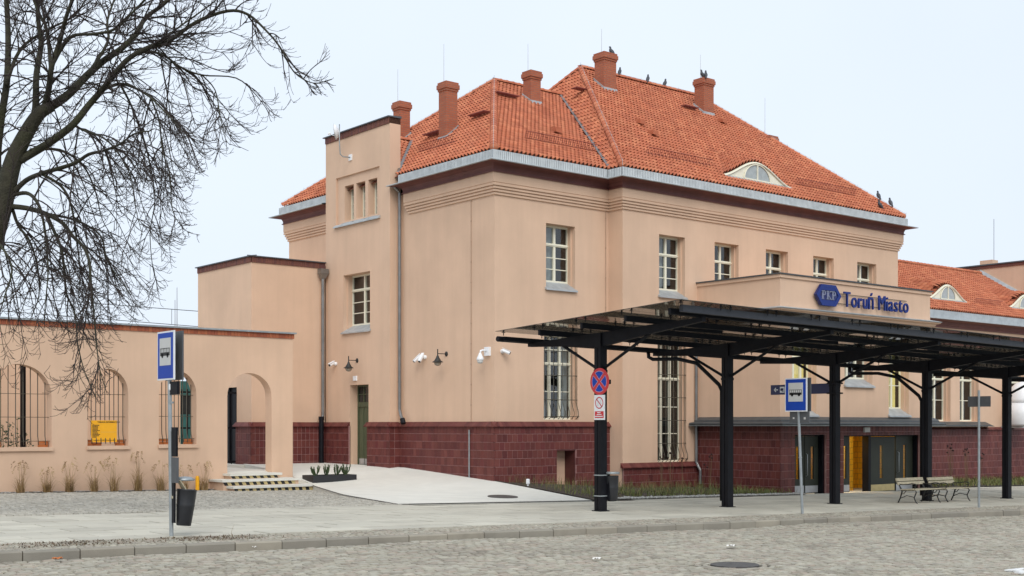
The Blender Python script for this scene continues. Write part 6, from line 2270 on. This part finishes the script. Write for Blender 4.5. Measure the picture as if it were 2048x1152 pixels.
lab = {5.35: 'leftmost dead seed head stems below the tall barred window', 5.85: 'second cluster of dead stems below the tall barred window', 6.3: 'short pair of dead stems under the middle of the tall window',
       7.35: 'dead stems right of the tall barred window near the downpipe', 7.85: 'tall leaning dead stems against the dark red bay base', 7.0: 'lowest dead stems under the tall barred window'}
stems(stem_pts, 'dead_flower', lambda x: lab[x], 'dead flower stems in the bed')
# right bed in front of the wing
def rbz(x, y): return g(x) + .03 + .10 * (y + 3.2) / 2.5
mb = MB()
for i in range(24):
    xa, xb = BX1 + .05 + i * .68, BX1 + .05 + (i + 1) * .68
    mb.quad((xa, -3.2, rbz(xa, -3.2)), (xb, -3.2, rbz(xb, -3.2)), (xb, YF - .06, rbz(xb, YF)), (xa, YF - .06, rbz(xa, YF)))
mb.build('planting_bed', M['soil'], kind='structure')
gr_ = MB()
for i in range(3600):
    x = U(BX1 + .1, 32); y = U(-3.15, YF - .1)
    gr_.tint = U(.1, .99)
    blade(gr_, (x, y, rbz(x, y)), U(.12, .34), U(.05, .22), U(0, 2 * PI), .012, 3, U(0, .5))
gr_.build('bed_grass', M['grass'], fix=False, label='mixed green and brown grass in the bed below the wing', cat='grass', kind='stuff')
rl = {18.2: 'leftmost dark seed head stems before the wing plinth', 20.0: 'dense dark bush of dead stems before the wing plinth', 21.4: 'tall cluster of dead stems before the wing plinth', 22.6: 'dead stems left of the small sign post before the wing plinth', 23.6: 'last dead stems behind the small sign post'}
stems([(18.2, -2.0, g(18) + .05, 1.25, 4), (20.0, -1.9, g(20) + .05, 1.2, 12), (21.4, -1.9, g(21) + .05, 1.5, 9), (22.6, -1.9, g(22) + .05, 1.4, 7), (23.6, -1.9, g(23) + .05, 1.2, 5)], 'd', lambda x: rl[x], 'dead flower stems by the wing')
# leafy shrub behind the first arch
mb = MB()
for s in range(16):
    bx_, by_ = U(-13.0, -11.2), 7.2 + U(-.3, .3)
    hgt = U(.8, 1.7)
    top_ = Vector((bx_ + U(-.2, .2), by_, .6 + hgt))
    mb.tint = .4; mb.tube([(bx_, by_, .6), top_], [.012, .006], 4)
    for q in range(26):
        c = Vector((bx_, by_, .6)).lerp(top_, U(.25, 1)) + Vector((U(-.14, .14), U(-.14, .14), 0))
        dv = Vector((U(-1, 1), U(-1, 1), U(-.3, .8))).normalized() * U(.06, .11)
        sv = dv.orthogonal().normalized() * .03
        mb.tint = U(.02, .98)
        mb.add([c, c + dv * .5 + sv, c + dv, c + dv * .5 - sv], [(0, 1, 2, 3)])
mb.build('yard_shrub', M['leaf'], fix=False, label='dark leafy shrub behind the bars of the leftmost arch', cat='shrub')
# weeds and leaf litter on the sett strip at the left
for (xc, n, ln, lb) in ((-16.6, 420, 1.4, 'brown weeds on the kerb strip at the far left'), (-14.6, 360, .9, 'brown weeds and moss round the left bus stop post')):
    mb = MB()
    for i in range(n):
        x = random.gauss(xc, ln * .5); y = ykerb(x) + U(.5, 1.3)
        mb.tint = U(.3, .99)
        blade(mb, (x, y, g(x) - .004), U(.01, .05), U(.03, .12), U(0, 2 * PI), .008, 2, .4)
    mb.build('weeds', M['dryweed'], fix=False, label=lb, cat='weeds', kind='stuff')
mb = MB(); mb.tint = .3
blade(mb, (-14.05, ykerb(-14.05) + 1.35, g(-14) + .0), .17, .06, 0, .006, 3, 0)
mb.build('grass_stalk', M['dry'], fix=False, label='single dry stalk by the left litter bin', cat='grass stalk')
# litter
for (u_, v_, s, lb, m_) in ((115, 1119, .12, 'orange brown leaf at the kerb foot on the left', 'terracotta'), (508, 1096, .08, 'crumpled wrapper at the kerb foot', 'paper'), (1195, 1119, .12, 'white scrap of paper on the cobbles, left one', 'paper'), (1463, 1093, .14, 'white scrap of paper on the cobbles, right one', 'paper')):
    q = FWD + RGT * ((u_ - 1024) / FPX) + Vector((0, 0, (853 - v_) / FPX))
    t = (-.018 * CAM.x - .095 - EYE) / (q.z + .018 * q.x)
    p = CAM + q * t
    mb = MB()
    n = 5
    vs = [(p.x + s * (i / n - .5), p.y + s * .7 * (j / n - .5), p.z + .018 + .014 * math.sin(i * 2.1 + j * 1.3)) for j in range(n + 1) for i in range(n + 1)]
    mb.add(vs, [(j * 6 + i, j * 6 + i + 1, j * 6 + i + 7, j * 6 + i + 6) for j in range(n) for i in range(n)])
    mb.build('litter', M[m_], fix=False, label=lb, cat='litter')
# small white ground spot lamp in the bed
mb = MB(); mb.lathe([(.03, 0), (.03, .05), (.055, .06), (.055, .18), (.045, .20), (0, .20)], (-.05, -1.6, bed_z(0, -1.6)), 10)
mb.build('spot_lamp', M['white'], label='small white garden spot lamp at the left end of the bed', cat='lamp')

# ================================================================== PIGEONS
def pigeon_mesh():
    mb = MB()
    ctr = [(-.20, .035), (-.13, .055), (-.06, .085), (.0, .105), (.06, .125), (.09, .155), (.105, .19), (.125, .205), (.15, .205), (.175, .195)]
    rad = [.018, .035, .058, .068, .062, .042, .032, .034, .026, .004]
    mb.tube([(a, 0, b) for a, b in ctr], rad, 8)
    for s in (-1, 1): mb.tube([(.0, s * .025, .06), (.005, s * .025, .0)], .006, 4)
    return mb.mesh('pigeon', M['pigeon'], smooth=True)
pgm = pigeon_mesh()
def pg(x, y, z, rz, lb):
    o = link('pigeon', pgm, None, loc=(x, y, z), rot=(0, -.55, rz), label=lb, cat='pigeon', group='pigeons on the station roof')
    o.scale = (1.1, 1.1, 1.1)
zr = ZM + .17
pg(9.25, 4.7, 15.82, 2.2, 'pigeon on top of the tallest chimney')
pg(10.55, YA, zr, .3, 'leftmost pigeon on the main ridge, right of the tallest chimney')
pg(11.05, YA, zr, .5, 'second pigeon along the main ridge')
pg(12.6, YA, zr, .6, 'third pigeon along the main ridge')
pg(13.6, YA, zr, .2, 'rightmost pigeon on the ridge beside the right chimney')
pg(14.10, 4.55, 15.80, 2.8, 'left pigeon on the right chimney cap')
pg(14.30, 4.50, 15.80, .8, 'right pigeon on the right chimney cap')
def hipp(t): return (mxr + (XM1 - mxr) * t, myf + (YA - myf) * t, ZE + (ZM - ZE) * t + .17)
for t, lb in ((.13, 'upper pigeon on the right hip of the roof'), (.075, 'middle pigeon on the right hip of the roof')):
    p = hipp(t); pg(p[0], p[1], p[2], 1.2, lb)
pg(18.6, -.55, main_z(18.6, -.55) + .1, 2.6, 'lowest pigeon on the tiles at the right eave')

# ================================================================== OVERHEAD LINE BEHIND
OL = thing('overhead_line', 'railway overhead wires with droppers above the arcade wall', 'wires', (-8, 22, 0))
mb = MB()
def oy(u, v, d): return at_depth(u, v, d)
a, b = at_depth(-60, 588, 50), at_depth(470, 628, 56)
mb.tube([a, b], .018, 4)
a2, b2 = at_depth(-60, 617, 50), at_depth(470, 659, 56)
mb.tube([a2, b2], .018, 4)
for k in range(6):
    t = .1 + k * .16
    mb.tube([a.lerp(b, t), a2.lerp(b2, t)], .010, 4)
mb.build('wires', M['iron'], OL)
LM = thing('lightning_mast', 'thin lightning rods behind the arcade wall', 'mast', (-9.0, 12, .6))
mb = MB()
p = at_depth(354, 575, 41); mb.tube([(p.x, p.y, .6), p], [.03, .008], 5)
p = at_depth(350, 600, 41); mb.tube([(p.x, p.y, .6), p], [.025, .008], 5)
mb.build('rods', M['pipe'], LM)

# ================================================================== BARE TREE
TRE = thing('bare_tree', 'big bare tree with drooping branches at the left edge', 'tree', (-17.4, -7.2, g(-17)))
random.seed(21)
DT = 23.5
def tp(u, v, dd=0.0): return at_depth(u, v, DT + dd)
def smoothpath(pts, n=4):
    out = []
    P_ = [Vector(p) for p in pts]
    for i in range(len(P_) - 1):
        p0, p1, p2, p3 = P_[max(0, i - 1)], P_[i], P_[i + 1], P_[min(len(P_) - 1, i + 2)]
        for k in range(n):
            t = k / n
            out.append(.5 * ((2 * p1) + (p2 - p0) * t + (2 * p0 - 5 * p1 + 4 * p2 - p3) * t * t + (3 * p1 - p0 - 3 * p2 + p3) * t ** 3))
    out.append(P_[-1])
    return out
basep = Vector((tp(-120, 700).x, tp(-120, 700).y, g(-17) - .1))
trunk = [basep, basep.lerp(tp(-70, 640), .5) + Vector((0, 0, .0)), tp(-52, 600), tp(-22, 500), tp(2, 420), tp(14, 370), tp(28, 318), tp(52, 268), tp(78, 228), tp(104, 212)]
tr_s = smoothpath(trunk, 4)
rr = [.235 - .135 * (i / (len(tr_s) - 1)) ** 1.3 for i in range(len(tr_s))]
rr[0] = .34; rr[1] = .30
mb = MB(); mb.tube(tr_s, rr, 12)
mb.build('trunk', M['bark'], TRE, smooth=True)
# traced main limbs: pixels, end depth offset, start radius, end radius
LIMBS = [
 ([(52, 262), (78, 226), (110, 208), (139, 187), (174, 151), (208, 121), (243, 97), (271, 69), (292, 35), (330, 6), (372, -40), (420, -80)], 1.2, .13, .03),
 ([(36, 322), (73, 301), (104, 282), (146, 249), (177, 211), (204, 180), (232, 145), (260, 115), (304, 92), (338, 82), (393, 44), (455, 22), (496, 29), (533, 62), (561, 96), (588, 144), (626, 166), (664, 158)], -1.6, .105, .006),
 ([(204, 180), (239, 168), (270, 176), (301, 195), (325, 219), (346, 241), (365, 262)], -2.4, .045, .010),
 ([(262, 113), (294, 103), (328, 111), (359, 133), (403, 150), (472, 156), (513, 191), (541, 230)], -1.0, .045, .006),
 ([(28, 384), (52, 361), (83, 347), (146, 328), (177, 309), (208, 301), (240, 288), (268, 268), (300, 262)], -2.6, .07, .012),
 ([(24, 390), (52, 386), (69, 397), (82, 422), (90, 462), (94, 500), (96, 546), (92, 594), (88, 640)], -1.8, .055, .008),
 ([(8, 412), (52, 416), (90, 427), (125, 446), (146, 473), (167, 494), (179, 525), (181, 567), (187, 619), (192, 680), (200, 740), (215, 790)], -2.2, .07, .006),
 ([(92, 428), (108, 462), (123, 500), (129, 546), (133, 587), (150, 629), (156, 690), (170, 745), (192, 796)], -2.0, .045, .006),
 ([(90, 427), (150, 440), (200, 470), (214, 520), (240, 560), (262, 590)], -1.0, .035, .006),
 ([(58, 262), (70, 226), (72, 190), (73, 148), (82, 87), (76, 35), (74, -40)], .8, .10, .05),
 ([(66, 250), (86, 220), (97, 182), (102, 139), (111, 108), (121, 78), (132, 35), (148, -10), (160, -60)], -.8, .085, .035),
 ([(102, 139), (94, 61), (80, 30), (58, -20)], .6, .05, .025),
 ([(10, 380), (-6, 330), (2, 240), (14, 160), (16, 60), (10, -40)], .5, .12, .06),
 ([(104, 130), (140, 75), (190, 68), (230, 58), (262, 28), (300, -12), (330, -50)], -1.6, .05, .015),
 ([(174, 151), (215, 85), (215, 40), (236, -20)], 1.5, .045, .02),
 ([(12, 170), (40, 100), (90, 62), (150, 30), (180, -20)], 2.0, .05, .018),
 ([(310, 92), (350, 60), (420, 10), (470, -30), (540, -50)], .6, .03, .010),
 ([(146, 249), (170, 262), (205, 275), (232, 300), (260, 350), (272, 420), (285, 470)], -2.8, .035, .006),
 ([(60, 300), (120, 300), (165, 330), (190, 380), (205, 440), (230, 480)], 1.8, .04, .006),
 ([(240, 168), (262, 210), (285, 270), (300, 330), (310, 400), (300, 470), (310, 555), (330, 560)], .5, .03, .005),
 ([(301, 195), (318, 240), (325, 300), (340, 350), (345, 420), (370, 460), (400, 470)], -3.0, .025, .005),
 ([(404, 150), (430, 180), (440, 230), (450, 275), (460, 290)], -1.4, .02, .005),
 ([(2, 420), (-14, 470), (8, 500), (24, 540), (10, 590), (-4, 640)], -2.6, .05, .008),
 ([(20, 400), (36, 450), (58, 480), (74, 530), (78, 590), (60, 640)], .6, .045, .008),
 ([(82, 347), (122, 372), (142, 410), (152, 470), (160, 540), (158, 600), (176, 640)], 1.0, .04, .006),
]
limb_paths = []
for pts, dd, r0, r1 in LIMBS:
    n = len(pts)
    P3 = [tp(u, v, dd * (i / (n - 1)) ** 1.2 + (.12 * math.sin(i * 1.7) if i else 0)) for i, (u, v) in enumerate(pts)]
    sp = smoothpath(P3, 4)
    m_ = len(sp)
    rad = [(r0 + (r1 - r0) * (i / (m_ - 1)) ** .8) * .80 for i in range(m_)]
    mb = MB(); mb.tube(sp, rad, 8 if r0 > .05 else 6)
    mb.build('limb', M['bark'], TRE, smooth=True)
    limb_paths.append((sp, rad))
tw_ = MB()
ntw = 0
LIMV = [(-200, 640), (170, 670), (230, 570), (300, 470), (350, 400), (450, 385), (520, 355), (560, 345), (640, 285), (700, 235), (800, 205), (1000, 190)]
def crown_limit(v):                      # how far right the crown reaches at a height
    for (a, b), (c, e_) in zip(LIMV, LIMV[1:]):
        if v <= c:
            return b + (e_ - b) * max(0, (v - a)) / (c - a)
    return 190
def grow(p, d, L, r, lvl, droop, upturn):
    """one shoot: leaves along d, sags, then curls up at the tip"""
    global ntw
    n = 9 if lvl == 1 else (6 if lvl == 2 else 4)
    d = d.normalized()
    for _ in range(3):
        e_ = p + d * L * .8 - Vector((0, 0, droop * L * .7))
        uu, vv, _d = project(*e_)
        if uu > crown_limit(vv): L *= .5
    if L < .06: return
    pts = [p]
    side_v = Vector((U(-1, 1), U(-1, 1), U(-.3, .3))) * .09
    for i in range(n):
        t = (i + 1) / n
        gz_ = -droop * (1 - t ** 2) + upturn * max(0, t - .60) * 2.4
        d = (d + Vector((0, 0, gz_)) + side_v * U(-.6, 1.0)).normalized()
        pts.append(pts[-1] + d * L / n)
    tw_.tube(pts, [max(.0040, r * (1 - .72 * i / n)) for i in range(n + 1)], 4 if lvl == 1 else 3, cap=False)
    ntw += 1
    if lvl == 1:
        for j in range(int(L * 4.2) + 1):
            i = random.randrange(2, n + 1)
            td = (pts[i] - pts[i - 1]).normalized()
            out = Vector((U(-1, 1), U(-1, 1), U(-.6, .6))).normalized()
            grow(pts[i].lerp(pts[i - 1], R()), td * U(.6, 1.0) + out * U(.4, .8), U(.25, .75), r * .55, 2, droop * .4, upturn * 1.2)
    elif lvl == 2:
        for j in range(int(L * 6.5)):
            i = random.randrange(2, n + 1)
            td = (pts[i] - pts[i - 1]).normalized()
            out = Vector((U(-1, 1), U(-1, 1), U(-.2, .9))).normalized()
            grow(pts[i].lerp(pts[i - 1], R()), td * U(.6, 1.0) + out * U(.5, .8), U(.10, .26), r * .7, 3, .0, .35)
for li, (sp, rad) in enumerate(limb_paths):
    L = sum((b - a).length for a, b in zip(sp, sp[1:]))
    thin = rad[0] < .04
    cnt = int(L * 4.9)
    for j in range(cnt):
        i = random.randrange(max(1, int(len(sp) * (.15 if thin else .25))), len(sp))
        base = sp[i].lerp(sp[i - 1], R())
        td = (sp[i] - sp[i - 1]).normalized()
        out = (RGT * U(-.6, 1.0) + FWD * U(-1, 1) + Vector((0, 0, U(-.45, .7)))).normalized()
        u_, v_, d_ = project(*base)
        lon = U(.8, 2.1)
        if u_ > 380: lon *= .45
        elif u_ > 250 and v_ > 300: lon *= .6
        if v_ > 560: lon *= .5
        if v_ > 560 and R() < .35: continue
        grow(base, td * U(.4, 1) + out * U(.5, 1.0), lon, min(.017, rad[i] * .5 + .006), 1, U(.08, .30) if v_ > 120 else U(0, .16), U(.25, .55))
tw_.build('crown', M['twig'], TRE, fix=False)
print('twigs', ntw, 'crown tris', len(tw_.f) * 2)
